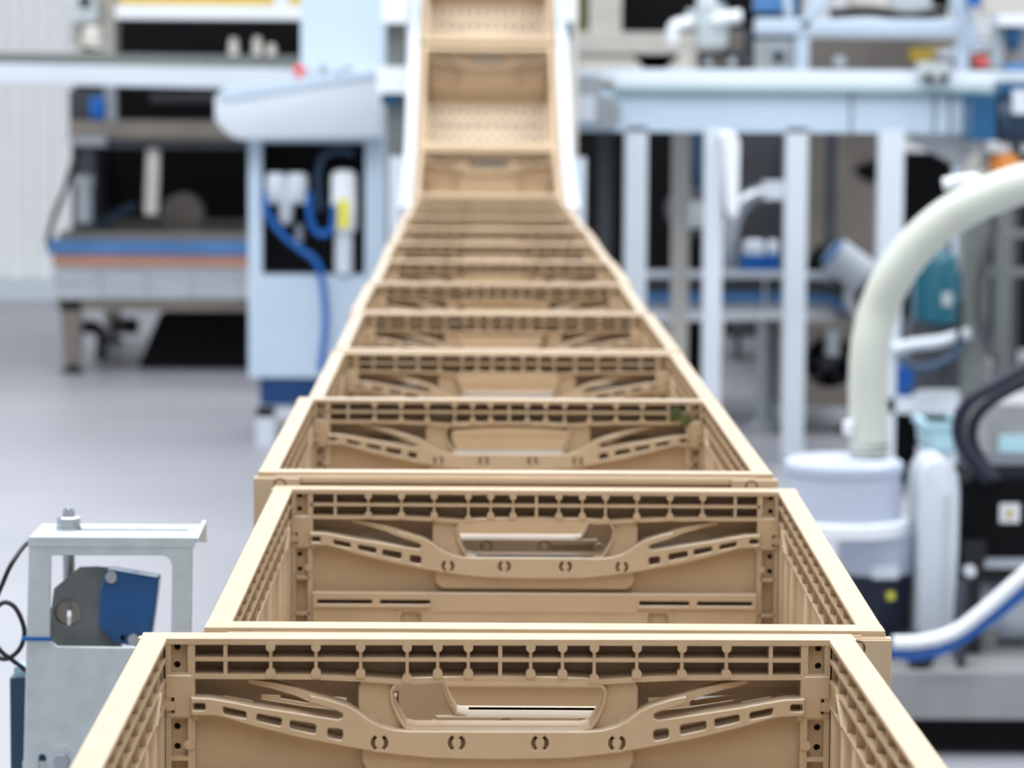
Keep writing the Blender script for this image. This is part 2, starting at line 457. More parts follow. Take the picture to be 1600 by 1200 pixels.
    back = [(a * .97, b) for a, b in uv([(600, 1144), (971, 1144), (971, 1180), (880, 1189), (691, 1189), (600, 1180)])]
    bh = []
    for px in (599, 720):
        bh += [circle(U(px) * .97, Zv(V(1164)), .0046, 18), circle(-U(px) * .97, Zv(V(1164)), .0046, 18)]
    h.plate(back, bh, .0072, .0245, bev=.0012)
    for px in (599, 720):
        for s in (-1, 1):
            h.plate(circle(s * U(px) * .97, Zv(V(1164)), .0034, 16), [], .0072, .0242, bev=.0005)
    bar = h.mesh('carrying_bar', .0006)
    return body, grid, bar

def side_wall_meshes():
    LI = HL - TE
    m = MB(); T = TS
    m.box(-LI, LI, -.0003, T, Zv(.0032), H)
    m.box(-LI, LI, T - .0025, T, 0, Zv(.003))
    # lower panel with pillars
    m.box(-LI, LI, .0042, .0075, 0, Zv(.0375))
    m.box(-LI, LI, .000, .0125, Zv(.0385), Zv(.0362))
    for c in (-.262, -.215, -.165, -.055, .055, .165, .215, .262):
        m.prism([(c - .008, .0045), (c - .005, .0004), (c + .005, .0004), (c + .008, .0045)], .002, Zv(.0375), axis='z')
    m.box(-LI, LI, -.003, .0045, Zv(.152), Zv(.148))
    for s in (-1, 1):
        m.box(*sorted((s * .245, s * LI)), .0005, .0125, Zv(.0365), Zv(.0235))
        # brace at the end of the third row
        a, b = s * .236, s * .212
        m.prism([(a, Zv(.0235)), (a + s * -.004, Zv(.0235)), (b + s * -.004, Zv(.0365)), (b, Zv(.0365))], -.001, .011, bev=False)
        # locking tab
        m.box(*sorted((s * (LI - .002), s * (LI + .007))), -.0046, .0005, Zv(.0402), Zv(.0355))
        m.box(*sorted((s * LI, s * (HL - .002))), .0015, T - .0005, 0, Zv(.0035))
        for q in (.2735, .281, .2885):
            m.box(*sorted((s * (q - .0018), s * (q + .0018))), T - .001, T + .0015, .004, Zv(.004))
    for q in (-.18, -.09, 0, .09, .18):
        m.box(q - .002, q + .002, T - .001, T + .0015, .004, Zv(.006))
    body = m.mesh('side_wall', .0005)
    g = MB(); pitch = .0385
    for vv in (.0118, .0235):
        g.box(-LI, LI, 0, .0125, Zv(vv + .0011), Zv(vv - .0011))
    n = int(LI // pitch)
    for k in range(-n, n + 1):
        c = k * pitch
        if abs(c) > LI - .004: continue
        g.box(c - .0009, c + .0009, .0003, .0125, Zv(.0370 if abs(c) < .25 else .0235), Zv(.003))
    return body, g.mesh('rib_grid', .0004)

def base_mesh():
    m = MB(); LI = HL - .004
    holes = []
    for iy in range(6):
        for ix in range(12):
            cx = -.154 + ix * .028; cy = -.225 + iy * .09
            holes.append([(cx - .0035, cy - .03), (cx + .0035, cy - .03), (cx + .0035, cy + .03), (cx - .0035, cy + .03)])
    M = Matrix(((1, 0, 0, 0), (0, 0, 1, 0), (0, 1, 0, 0), (0, 0, 0, 1)))
    m.plate([(-.19, -LI), (.19, -LI), (.19, LI), (-.19, LI)], holes, .003, .006, bev=.0004, M=M)
    for x in (-.17, -.085, 0, .085, .17):
        m.box(x - .003, x + .003, -LI, LI, 0, .004)
    for y in (-.27, -.09, .09, .27):
        m.box(-.19, .19, y - .003, y + .003, 0, .0045)
    return m.mesh('base', .0005)

EW, EG, EB = end_wall_meshes()
SW, SG = side_wall_meshes()
BM = base_mesh()
def make_crate(label, loc, yaw=0, tilt=0):
    c = thing('folding_crate', label, 'crate', loc, 'tan folding crates lined up on the conveyor')
    c.rotation_euler = (R(tilt), 0, R(yaw))
    link('base', BM, 'crate_base', c)
    for s in (1, -1):
        e = link('end_wall', EW, 'crate_plastic', c, (0, s * (HL - TE), 0)); e.rotation_euler = (0, 0, 0 if s > 0 else math.pi)
        link('rib_grid', EG, 'crate_plastic', e)
        link('carrying_bar', EB, 'crate_handle', e)
        d = link('side_wall', SW, 'crate_plastic', c, (s * (HW - TS), 0, 0)); d.rotation_euler = (0, 0, -s * math.pi / 2)
        link('rib_grid', SG, 'crate_plastic', d)
    return c
ZB = .73; RIM = ZB + H
# far-rim distances of the flat run
labels = [
    'nearest tan folding crate, cut off by the bottom edge of the photo',
    'second tan crate from the front, right behind the nearest one',
    'third tan crate from the front, with a green leaf scrap in its corner',
    'fourth tan crate from the front of the row',
    'fifth tan crate from the front of the row',
    'sixth tan crate from the front of the row',
    'seventh tan crate from the front of the row',
    'eighth tan crate from the front of the row',
    'ninth tan crate from the front of the row',
    'tenth tan crate from the front of the row',
    'eleventh tan crate, next to last before the conveyor starts to rise',
    'twelfth tan crate, last one on the level before the rise']
far = [1.792, 2.448, 3.056]
for k in range(9): far.append(far[-1] + .604)
offx = [-.020, .008, -.004, .001, .002, -.002, .003, 0, .002, -.001, .001, 0]
offz = [0, -.0052, .0065, -.001, -.001, -.001, -.001, -.002, -.003, -.004, -.005, -.005]
yaws = [.5, -.5, 0, 0, .1, -.1, 0, .1, 0, 0, 0, 0]
tilts = [0, .92] + [0] * 10
for i, f in enumerate(far):
    make_crate(labels[i], (offx[i], f - HL, ZB + offz[i]), yaws[i], tilts[i])
# rising crates: chain of rim points
rp = Vector((0, far[-1] + .012, RIM - .004))
rise = [(11.0, 'slightly tipped tan crate at the foot of the incline'), (29.5, 'tan crate on the incline with its slatted base showing, lower of the two'),
        (29.5, 'upper tan crate on the incline, cut off by the top edge'), (29.5, 'topmost tan crate on the incline, above the picture edge')]
rim_path = [rp.copy()]
for a, lab in rise[:3]:
    d = Vector((0, math.cos(R(a)), math.sin(R(a)))); n = Vector((0, -math.sin(R(a)), math.cos(R(a))))
    c = rp + d * HL - n * H
    make_crate(lab, c, 0, a)
    rp = rp + d * (2 * HL + (.022 if a < 20 else .030)); rim_path.append(rp.copy())

# leaf scrap caught in the third crate's rib grid
q = Q(1066, 652, 3.02)
lf = thing('leaf_scrap', 'small wilted green leaf caught in the corner ribs of the third crate', 'leaf', (q.x, q.y, q.z))
for k, (dx, dz, rot, L) in enumerate(((-.005, .003, 20, .016), (.005, -.002, -35, .014), (.001, -.003, 75, .011))):
    m = MB(); n = 7
    M = Matrix.Translation((q.x + dx, q.y - .001 * k, q.z + dz)) @ Matrix.Rotation(R(rot), 4, 'Y')
    t = [(-L / 2 + L * i / n, .38 * L * math.sin(math.pi * (i / n) ** .8) * (1 + .25 * math.sin(i * 4))) for i in range(n + 1)]
    P = [(a, b) for a, b in t] + [(a, -b) for a, b in t[-2:0:-1]]
    m.prism(P, 0, .0012, bev=False, M=M)
    m.build('leaf_blade', 'leaf', lf, 0)
    m = MB(); m.tube([M @ Vector((-L * .6, -.0006, 0)), M @ Vector((0, -.001, .0004)), M @ Vector((L * .45, -.0006, 0))], .0006, 6, 3)
    m.build('midrib', 'leaf', lf, 0)

# ------------------------------------------------------------------ crate conveyor (level run and incline)
cv = thing('crate_conveyor', 'white conveyor frame carrying the row of tan crates up an incline', 'conveyor', (0, 1.0, 0))
y0c, y1c = .9, far[-1] + .03
m = MB(); m.box(-.19, .19, y0c, y1c, ZB - .035, ZB - .0125); m.build('belt', 'rubber', cv)
for s in (-1, 1):
    m = MB(); m.box(*sorted((s * .205, s * .235)), y0c, y1c + .0, ZB - .12, ZB - .01); m.build('side_rail', 'white_paint', cv)
    for yy in (1.3, 3.6, 5.9, 8.0):
        m = MB(); m.box(*sorted((s * .205, s * .25)), yy, yy + .05, .01, ZB - .1)
        m.box(*sorted((s * .195, s * .26)), yy - .01, yy + .06, 0, .012); m.build('leg', 'white_paint', cv)
for yy in (1.3, 3.6, 5.9, 8.0):
    m = MB(); m.box(-.21, .21, yy, yy + .05, .3, .34); m.build('cross_member', 'white_paint', cv)
# rising side plates follow the rims
def off(a, dn): return
ang = [11.0, 29.5, 29.5]
for s, th in ((-1, .03), (1, .034)):
    tp = [(rim_path[0].y - .25, rim_path[0].z - .012)] + [(p.y, p.z - .012 + (.012 if i else 0)) for i, p in enumerate(rim_path)]
    bt = [(a + .10, b - .30) for a, b in tp]
    m = MB(); P = tp + bt[::-1]
    m.prism(P, *sorted((s * .206, s * (.206 + th))), axis='x'); m.build('incline_side_plate', 'white_paint', cv, .004)
m = MB()
bt = [(p.y + .02 + .05 * i * 0, p.z - H - .012) for i, p in enumerate(rim_path)]
def base_line(i):
    n = Vector((0, -math.sin(R(ang[i])), math.cos(R(ang[i])))); return rim_path[i] - n * (H + .006), Vector((0, math.cos(R(ang[i])), math.sin(R(ang[i]))))
(pa, da), (pb_, db) = base_line(0), base_line(1)
den = da.y * db.z - da.z * db.y
tt = ((pb_.y - pa.y) * db.z - (pb_.z - pa.z) * db.y) / den
mid = pa + da * tt
dz0 = (pa.z - (ZB - .006)) / da.z
p0_ = pa - da * dz0
end = pb_ + db * 1.25
bed = [(p0_.y, p0_.z), (mid.y, mid.z), (end.y, end.z)]
P = bed + [(a + .02, b - .03) for a, b in bed[::-1]]
m.prism(P, -.19, .19, axis='x', bev=False); m.build('incline_belt', 'rubber', cv)
for i in (1, 2):
    a = ang[1]; d = Vector((0, math.cos(R(a)), math.sin(R(a)))); n = Vector((0, -math.sin(R(a)), math.cos(R(a))))
    o_ = rim_path[i] - d * (.013 if i == 2 else .008)
    P = [o_ - d * .004 - n * .02, o_ + d * .004 - n * .02, o_ + d * .005 - n * (H + .004), o_ - d * .005 - n * (H + .004)]
    m = MB(); m.prism([(p.y, p.z) for p in P], -.15, .15, axis='x', bev=False); m.build('added_cleat', 'bright_white', cv, 0)  # white bar added so the hand holes show bright like top-lit bars
for s in (-1, 1):
    m = MB(); m.box(*sorted((s * .245, s * .285)), 9.3, 9.35, 0, 1.0); m.build('incline_leg', 'white_paint', cv)

# ------------------------------------------------------------------ sensor bracket beside the second crate
YB = 2.36
r0 = Q(170, 1200, YB)
br = thing('sensor_bracket', 'zinc sheet metal bracket with cut-out window left of the crates', 'bracket', (r0.x, YB, .62))
m = MB()
win = poly([(80, 868), (255, 868), (265, 873), (269, 884), (267, 1012), (90, 1010), (78, 1000)], YB)
zlo = .62
ou = poly([(45, 845), (301, 848)], YB); ll = Q(34, 1200, YB); 
outl = [ou[0], ou[1], (ou[1][0] - .004, zlo), (ll.x - .002, zlo)]
slot = poly([(60, 1182), (66, 1178), (72, 1182), (72, 1240), (60, 1240)], YB)
m.plate(outl, [win, slot], YB, YB + .003, bev=.0007); m.build('front_plate', 'zinc', br)
a = Q(44, 840, YB); b = Q(305, 842, YB); dep = .075
m = MB()
zt = a.z
M = Matrix(((1, 0, 0, 0), (0, 0, 1, YB + dep / 2), (0, 1, 0, zt), (0, 0, 0, 1)))
s0 = Q(78, 840, YB).x; s1 = Q(285, 840, YB).x
Mx = Matrix(((1, 0, 0, 0), (0, 0, 1, 0), (0, 1, 0, 0), (0, 0, 0, 1)))
m.plate([(a.x, YB), (b.x, YB), (b.x, YB + dep), (a.x, YB + dep)], [[(s0, YB + .040), (s1, YB + .040), (s1, YB + .054), (s0, YB + .054)]], zt - .003, zt, bev=.0006, M=Mx)
m.build('top_plate', 'zinc', br)
m = MB(); m.box(a.x, b.x, YB - .0008, YB + .002, zt - .0065, zt + .0004); m.build('folded_edge', 'zinc', br, .001)
m = MB(); m.prism([(YB, zt), (YB + dep, zt + .003), (YB + dep, zt - .014), (YB + .02, zt - .006)], b.x - .001, b.x + .0022, axis='x', bev=False); m.build('end_flange', 'zinc', br)
m = MB(); m.box(a.x, a.x + .003, YB, YB + dep, zlo, zt - .001) ; 
m = MB(); m.box(outl[3][0] + .002, outl[2][0] - .03, YB + .003, YB + .006, zlo + .02, zlo + .1); m.build('backing_strip', 'zinc', br)
bc = Q(107, 812, YB + .047); bc.z = zt
m = MB(); m.lathe(bc, [(.0098, 0), (.0098, .002), (.0088, .002)], 24); m.build('washer', 'steel', br)
m = MB(); m.lathe(bc, [(.0088, .002), (.0088, .0085), (.0075, .0095), (.006, .0095)], 6); m.build('nut', 'steel', br)
m = MB(); m.lathe(bc, [(.0045, -.062), (.0045, .010), (.0048, .011), (.0048, .014), (.0035, .0165)], 16); m.build('threaded_rod', 'steel', br)
wc = Q(98, 1187, YB)
m = MB(); m.lathe((wc.x, YB, wc.z), [(.0115, -.0022), (.0115, 0)], 28, 'y'); m.build('washer', 'zinc', br)
m = MB(); m.lathe((wc.x, YB, wc.z), [(.0055, -.007), (.0062, -.006), (.0062, -.002)], 6, 'y'); m.build('bolt', 'steel', br)
# arm to conveyor rail
m = MB(); m.box(r0.x - .02, -.2365, YB + .006, YB + .03, .63, .68); m.build('mounting_arm', 'zinc', br)
# optical sensor hanging in the window
YS = YB + .022
sc = Q(160, 950, YS)
se = thing('optical_sensor', 'blue photoelectric sensor on grey swivel plate inside the bracket window', 'sensor', (sc.x, YS, sc.z))
gp = poly([(80, 1010), (76, 985), (84, 920), (124, 887), (150, 886), (196, 890), (186, 985), (190, 1012)], YS)
hcx, hcz = poly([(107, 957)], YS)[0]
m = MB(); m.plate(gp, [circle(hcx, hcz, .0103, 22)], YS, YS + .006, bev=.0006); m.build('swivel_plate', 'sensor_grey', se)
m = MB(); m.plate(circle(hcx, hcz, .0102, 22), [[(hcx - .0016, hcz - .009), (hcx + .0016, hcz - .009), (hcx + .0016, hcz + .0085), (hcx - .0016, hcz + .0085)]], YS + .003, YS + .0055, bev=.0004); m.build('dial', 'warm_steel', se)
m = MB(); m.box(hcx - .0012, hcx + .0012, YS + .0015, YS + .005, hcz - .012, hcz - .004); m.build('pin', 'bright_white', se, .0004)
m = MB(); bp = poly([(164, 892), (172, 889), (249, 902), (248, 915), (237, 996), (222, 1010), (178, 1004), (154, 976), (157, 920)], YS - .008)
m.prism(bp, YS - .012, YS + .010); m.build('housing', 'sensor_blue', se, .0015)
for px, py in ((174, 902), (209, 999)):
    p = Q(px, py, YS - .012); m = MB(); m.lathe((p.x, YS - .012, p.z), [(.0042, -.0025), (.0046, -.0018), (.0046, .001)], 16, 'y'); m.build('screw', 'steel', se)
p = Q(192, 996, YS - .012); m = MB(); m.lathe((p.x, YS - .012, p.z), [(.002, -.0008), (.002, .001)], 12, 'y'); m.build('screw_hole', 'black', se)
# cable and junction box
m = MB(); m.tube([Q(84, 985, YS + .01), Q(60, 880, YS + .05), Q(46, 848, YS + .03), Q(20, 878, YS), Q(4, 912, YS), Q(-14, 960, YS), Q(-18, 1010, YS), Q(6, 1030, YS - .01), Q(30, 1015, YS - .01), Q(38, 985, YS - .01), Q(24, 950, YS - .01), Q(4, 942, YS - .01), Q(-12, 965, YS - .015), Q(-4, 1010, YS - .015), Q(20, 1032, YS - .01), Q(36, 1044, YS), Q(50, 1060, YS)], .0018, 8, 8)
tag(m.build('sensor_cable', 'rubber', None, 0), 'black sensor cable looped at the left edge beside the zinc bracket', 'cable')
m = MB(); l_ = Q(39, 998, YB); r_ = Q(80, 997, YB)
m.box(l_.x - .0025, r_.x, YB - .0018, YB + .005, l_.z - .0012, l_.z + .0012); tag(m.build('cable_tie', 'hose_blue', None, .0004), 'thin blue cable tie around the zinc bracket post', 'cable tie')
jb = Q(28, 1100, YB + .03)
jt = thing('junction_box', 'dark blue box behind the zinc bracket at the left edge', 'box', (jb.x, YB + .03, .66))
m = MB(); pbox(m, 16, 1060, 90, 1200, YB + .03, .04, zbot=.66); m.build('body', 'dark_blue_grey', jt, .003)
m = MB(); pbox(m, 22, 1042, 50, 1060, YB + .034, .02); m.build('cable_gland', 'pale_cyan', jt, .003)

# ------------------------------------------------------------------ left: control cabinet with slanted console
YC = 10.6
q0 = Q(490, 640, YC)
cab = thing('control_cabinet', 'pale blue machine cabinet with slanted console and dark open bay', 'cabinet', (q0.x, YC, 0))
m = MB()   # body around the open bay
pbox(m, 388, 216, 409, 590, YC, .6); pbox(m, 570, 216, 606, 590, YC, .6)
pbox(m, 409, 430, 570, 590, YC, .6); pbox(m, 409, 216, 570, 223, YC, .6)
pbox(m, 409, 223, 570, 430, YC + .45, .15)
m.build('body', 'pale_blue_paint', cab, .006)
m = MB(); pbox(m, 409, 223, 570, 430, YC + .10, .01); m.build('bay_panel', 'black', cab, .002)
m = MB(); pbox(m, 406, 588, 600, 633, YC + .01, .55); m.build('plinth', 'blue_band', cab, .004)
m = MB()
pbox(m, 400, 636, 430, 700, YC + .02, .08, zbot=0); pbox(m, 570, 636, 600, 700, YC + .02, .08, zbot=0); pbox(m, 400, 633, 600, 652, YC + .02, .5)
m.build('foot_frame', 'white_paint', cab, .004)
m = MB(); P = poly([(335, 150), (352, 138), (590, 108), (597, 120), (597, 216), (372, 219), (352, 208), (335, 188)], YC - .1)
m.prism(P, YC - .1, YC + .55); m.build('console', 'white_paint', cab, .012, segs=2)
m = MB(); P = poly([(338, 150), (350, 138), (590, 108), (590, 120), (352, 158)], YC - .105)
m.prism(P, YC - .108, YC - .09); m.build('console_edge', 'pale_blue_paint', cab, .003)
p = Q(468, 112, YC + .05); m = MB(); m.lathe(p, [(.012, -.03), (.012, 0), (.022, 0), (.024, .01), (.018, .02)], 20); m.build('emergency_button', 'red', cab)
for px in (506, 544):
    p = Q(px, 108, YC + .05); m = MB(); m.lathe(p, [(.012, -.02), (.012, .012), (.009, .016)], 16); m.build('selector_knob', 'steel', cab)
m = MB(); pbox(m, 470, -120, 600, 112, YC + .3, .4); m.build('upper_housing', 'pale_blue_paint', cab, .006)
# air treatment unit
au = thing('air_service_unit', 'white pneumatic regulator pair mounted in the cabinet bay', 'regulator', tuple(Q(447, 350, YC)))
for px in (432, 464):
    p = Q(px, 290, YC + .02); m = MB(); m.lathe(p, [(.016, -.06), (.03, -.05), (.036, -.03), (.036, .03), (.028, .042)], 20); m.build('regulator_knob', 'white_paint', au)
m = MB(); pbox(m, 418, 296, 478, 318, YC + .0, .07); m.build('manifold', 'white_paint', au, .004)
p = Q(447, 320, YC + .03); m = MB(); m.lathe(p, [(.012, -.065), (.022, -.05), (.026, 0), (.026, .07)], 20); m.build('bowl', 'white_paint', au)
p = Q(468, 365, YC + .03); m = MB(); m.lathe(p, [(.01, -.03), (.014, -.02), (.014, .03)], 14); m.build('drain_valve', 'steel', au)
fu = thing('filter_cartridge', 'white cylindrical filter with yellow label in the cabinet bay', 'filter', tuple(Q(536, 440, YC)))
p = Q(537, 320, YC + .01); m = MB(); m.lathe(p, [(.03, -.09), (.042, -.085), (.042, .09), (.036, .108), (.02, .115)], 24); m.build('housing', 'bright_white', fu)
m = MB()
m.lathe((p.x, p.y, p.z), [(.0425, -.075), (.0432, -.074), (.0432, .02), (.0425, .021)], 24); m.build('label_band', 'bright_white', fu)
m = MB(); m.box(p.x - .02, p.x + .02, p.y - .0455, p.y - .03, p.z - .075, p.z + .02); m.build('label', 'label_yellow', fu, .001)
p = Q(537, 396, YC + .01); m = MB(); m.lathe(p, [(.022, -.07), (.03, -.065), (.03, .075)], 20); m.build('bowl', 'white_paint', fu)
hz = YC - .03
for nm, lab, pts, rr in (
    ('air_hose', 'blue air hose slanting from the regulator down past the bay', [(412, 300), (416, 330), (440, 365), (470, 390), (495, 410), (505, 450), (508, 510), (500, 580)], .011),
    ('air_hose', 'blue air hose looping between regulator and filter', [(482, 300), (484, 335), (492, 360), (508, 366), (520, 352), (522, 320)], .011),
    ('air_hose', 'dark blue hose arching behind the filter top', [(500, 330), (497, 280), (505, 245), (530, 236), (552, 240)], .011)):
    m = MB(); m.tube([Q(a, b, hz + (.06 if 'arch' in lab else 0)) for a, b in pts], rr, 10, 5)
    tag(m.build(nm, 'hose_blue' if 'arch' not in lab else 'dark_blue_grey', None, 0), lab, 'hose', 'air hoses in the cabinet bay')

# ------------------------------------------------------------------ left: post with white clamps beside the incline
q0 = Q(620, 330, 9.7)
pp = thing('guide_post', 'grey post with white clamp blocks left of the incline', 'post', (q0.x, 9.7, 0))
m = MB(); pbox(m, 603, 20, 634, 330, 9.76, .06, zbot=0); m.build('post', 'sensor_grey', pp, .004)
for y0, y1, x0 in ((-60, 36, 597), (104, 146, 589)):
    m = MB(); pbox(m, x0, y0, 636.5, y1, 9.7, .16); m.build('clamp_block', 'bright_white', pp, .008)
m = MB(); pbox(m, 596, 146, 622, 164, 9.72, .08); m.build('clamp_bolt', 'motor_blue', pp, .006)

# ------------------------------------------------------------------ left: washing machine
YM = 13.2
q0 = Q(240, 580, YM)
wm = thing('crate_washer', 'large stainless machine with blue and orange rails and dark tunnel', 'machine', (q0.x, YM, 0))
for x0 in (99, 560):
    for dy in (0, 1.5):
        a = Q(x0, 470, YM); m = MB(); m.prism([(a.x, .04), (a.x + .065, .04), (a.x + .075, a.z), (a.x - .015, a.z)], YM + dy, YM + dy + .06); m.build('leg', 'warm_steel', wm, .003)
        m = MB(); m.lathe((a.x + .033, YM + dy + .03, 0), [(.05, 0), (.05, .012), (.02, .03), (.02, .05)], 16); m.build('foot', 'rubber', wm)
m = MB(); pbox(m, 90, 466, 600, 486, YM - .0, 1.6); m.build('bed_frame', 'warm_steel', wm, .004)
xs = [84, 158, 230, 301, 372, 443, 514, 600]
for a, b in zip(xs, xs[1:]):
    m = MB(); pbox(m, a + .6, 419, b - .6, 467, YM - .03, .03); m.build('skirt_panel', 'brushed_steel', wm, .003)
m = MB(); pbox(m, 86, 415, 600, 467, YM, 1.6); m.build('bed', 'steel', wm, .004)
m = MB(); pbox(m, 82, 397, 600, 416, YM - .05, .2); m.build('orange_rail', 'belt_orange', wm, .01)
m = MB(); pbox(m, 73, 377, 600, 398, YM - .08, .2); m.build('blue_rail', 'rail_blue', wm, .012)
m = MB(); pbox(m, 92, 364, 600, 378, YM - .02, 1.6); m.build('bed_top', 'warm_steel', wm, .004)
m = MB(); pbox(m, 112, 226, 148, 366, YM, .1); m.build('column', 'dark_steel', wm, .004)
m = MB(); pbox(m, 108, 140, 180, 220, YM + .15, .1); m.build('column', 'dark_steel', wm, .004)
m = MB(); pbox(m, 163, 130, 182, 226, YM + .02, .1); m.build('column', 'steel', wm, .004)
m = MB(); pbox(m, 110, 190, 600, 217, YM - .02, .3); m.build('cross_beam', 'warm_steel', wm, .004)
m = MB(); pbox(m, 110, 217, 600, 232, YM, .2); m.build('cross_beam', 'dark_steel', wm, .004)
m = MB(); pbox(m, 116, 20, 620, 372, YM + 1.2, .05); m.build('tunnel_back', 'black', wm, .002)
m = MB(); pbox(m, 612, 20, 620, 372, YM, 1.2); m.build('tunnel_side', 'black', wm, .002)
m = MB(); pbox(m, 112, 232, 118, 372, YM + .1, 1.1); m.build('tunnel_side', 'dark_steel', wm, .002)
m = MB(); pbox(m, 235, 145, 600, 160, YM + .3, .1); m.build('pipe_rail', 'dark_steel', wm, .004)
m = MB(); p = Q(240, 228, YM + .05); p2 = Q(236, 335, YM + .05); m.cyl(p, p2, .03, seg=16); m.build('spray_tube', 'cream_paint', wm)
m = MB(); p = Q(212, 340, YM + .3); m.tube([Q(130, 372, YM + .1), Q(165, 345, YM + .2), Q(212, 322, YM + .3)], .02, 10, 4); m.build('hose', 'dark_blue_grey', wm)
m = MB(); p = Q(285, 335, YM + .5); m.lathe((p.x, YM + .5, p.z), [(.09, 0), (.09, .1), (.05, .12)], 20, 'y'); m.build('pulley', 'warm_steel', wm)
m = MB(); p = Q(133, 290, YM - .02); m.lathe(p, [(.035, -.15), (.035, 0), (.045, 0), (.045, .04), (.03, .05)], 18); m.build('bearing_post', 'steel', wm)
m = MB(); p = Q(152, 168, YM - .0); m.lathe(p, [(.014, -.06), (.03, -.04), (.036, 0), (.03, .035), (.012, .05)], 16); m.build('valve_cap', 'hose_blue', wm)
m = MB(); pbox(m, 145, 185, 162, 215, YM - .01, .05); m.build('valve_body', 'dark_blue_grey', wm, .004)
m = MB(); pbox(m, 110, 213, 165, 228, YM - .04, .1); m.build('flange', 'steel', wm, .006)
m = MB(); P = poly([(250, 488), (600, 488), (600, 574), (215, 574)], YM + .25); m.prism(P, YM + .25, YM + 1.4); m.build('under_shade_block', 'black', wm, .01)  # black block added for the deep shade on the floor under the bed
m = MB(); p = Q(158, 520, YM + .4); m.tube([p + Vector((-.06, 0, .03)), p + Vector((0, 0, 0)), p + Vector((0, 0, -.12))], .025, 12, 3); m.lathe(p + Vector((-.06, 0, .0)), [(.05, 0), (.05, .05)], 14); m.lathe(p + Vector((.1, 0, .0)), [(.06, 0), (.06, .06)], 14); m.build('drain', 'rubber', wm)
m = MB(); m.tube([Q(120, 236, YM), Q(104, 290, YM - .05), Q(84, 340, YM - .08), Q(74, 380, YM - .08)], .012, 8, 4); m.build('hose', 'rubber', wm)
# upper housing
m = MB(); pbox(m, 180, 8, 600, 30, YM - .2, .4); m.build('housing_sill', 'bright_white', wm, .006)
m = MB(); pbox(m, 186, -120, 600, 9, YM - .15, .4); m.build('housing_panel', 'yellow', wm, .006)
m = MB(); pbox(m, 428, -120, 452, 9, YM - .17, .05); m.build('housing_hinge', 'white_paint', wm, .004)
m = MB(); pbox(m, 108, -120, 178, 84, YM + .1, .2); m.build('side_frame', 'beige_steel', wm, .006)
m = MB(); pbox(m, 107, -20, 152, 34, YM - .05, .12); m.build('bearing_block', 'zinc', wm, .008)
m = MB(); p = Q(133, 2, YM - .05); m.lathe((p.x, YM - .05, p.z), [(.022, -.02), (.022, .0)], 16, 'y'); m.build('shaft', 'black', wm)
m = MB(); p = Q(145, 68, YM - .1); m.lathe(p, [(.03, -.02), (.045, -.02), (.045, .0), (.04, .0), (.04, .05), (.025, .07)], 18); m.build('adjuster', 'cream_paint', wm)
m = MB(); p = Q(145, 72, YM - .1); m.lathe(p, [(.045, -.02), (.045, .0)], 18); m.build('adjuster_ring', 'rubber', wm)
for px, h in ((365, .07), (402, .075), (424, .045)):
    m = MB(); p = Q(px, 86, YM - .1); m.lathe(p, [(.02, 0), (.02, h * .6), (.013, h)], 12); m.build('nozzle', 'cream_paint', wm)

# overhead transfer beam in front of the washer
YT = 12.3
q0 = Q(230, 110, YT)
tb = thing('transfer_beam', 'long pale blue beam crossing in front of the washer at the left', 'beam', (q0.x, YT, 0))
m = MB(); a0 = Q(-140, 97, YT); a1 = Q(480, 108, YT); b0 = Q(-140, 128, YT); b1 = Q(480, 141, YT)
m.prism([(a0.x, a0.z), (a1.x, a1.z), (b1.x, b1.z), (b0.x, b0.z)], YT, YT + .1); m.build('face', 'white_paint', tb, .004)
m = MB(); a0 = Q(-140, 80, YT); a1 = Q(480, 88, YT); b0 = Q(-140, 98, YT); b1 = Q(480, 109, YT)
m.prism([(a0.x, a0.z), (a1.x, a1.z), (b1.x, b1.z), (b0.x, b0.z)], YT + .03, YT + .4); m.build('track', 'sensor_grey', tb, .004)
m = MB(); m.box(Q(-120, 300, YT).x, Q(-100, 300, YT).x, YT + .05, YT + .12, 0, Q(-120, 125, YT).z); m.build('post', 'white_paint', tb, .004)
m = MB(); m.box(Q(500, 300, YT).x, Q(520, 300, YT).x, YT + .05, YT + .12, 0, Q(480, 135, YT).z)
m.box(Q(478, 300, YT).x, Q(520, 300, YT).x, YT + .05, YT + .12, Q(480, 139, YT).z, Q(480, 112, YT).z); m.build('post', 'white_paint', tb, .004)

# ------------------------------------------------------------------ right: transfer conveyor on legs
YR = 10.2
q0 = Q(1200, 300, YR)
rc = thing('transfer_conveyor', 'pale grey conveyor on tall legs running off to the right of the incline', 'conveyor', (q0.x, YR, 0))
m = MB(); pbox(m, 905, 141, 1530, 207, YR, .08); m.build('side_beam', 'pale_blue_paint', rc, .004)
m = MB(); pbox(m, 905, 141, 1530, 195, YR + .62, .08); m.build('side_beam', 'pale_blue_paint', rc, .004)
m = MB(); pbox(m, 960, 126, 1560, 137, YR - .03, .12); m.build('guide_strip', 'white_paint', rc, .004)
m = MB(); pbox(m, 960, 137, 1560, 143, YR - .032, .12); m.build('wear_edge', 'mint_edge', rc, .002)
m = MB(); pbox(m, 900, 109, 1640, 126, YR + .02, .05); m.build('guide_rail', 'white_paint', rc, .006)
m = MB(); pbox(m, 900, 130, 1530, 140, YR + .08, .54); m.build('belt', 'beige_steel', rc, .004)
m = MB(); pbox(m, 893, 118, 940, 160, YR - .02, .12); m.build('end_bearing', 'steel', rc, .006)
m = MB(); pbox(m, 898, 150, 930, 190, YR - .04, .1); m.build('drive_box', 'white_paint', rc, .006)
m = MB(); p = Q(945, 175, YR); m.lathe((p.x, YR, p.z), [(.05, -.03), (.05, .08)], 20, 'y'); m.build('drum', 'steel', rc)
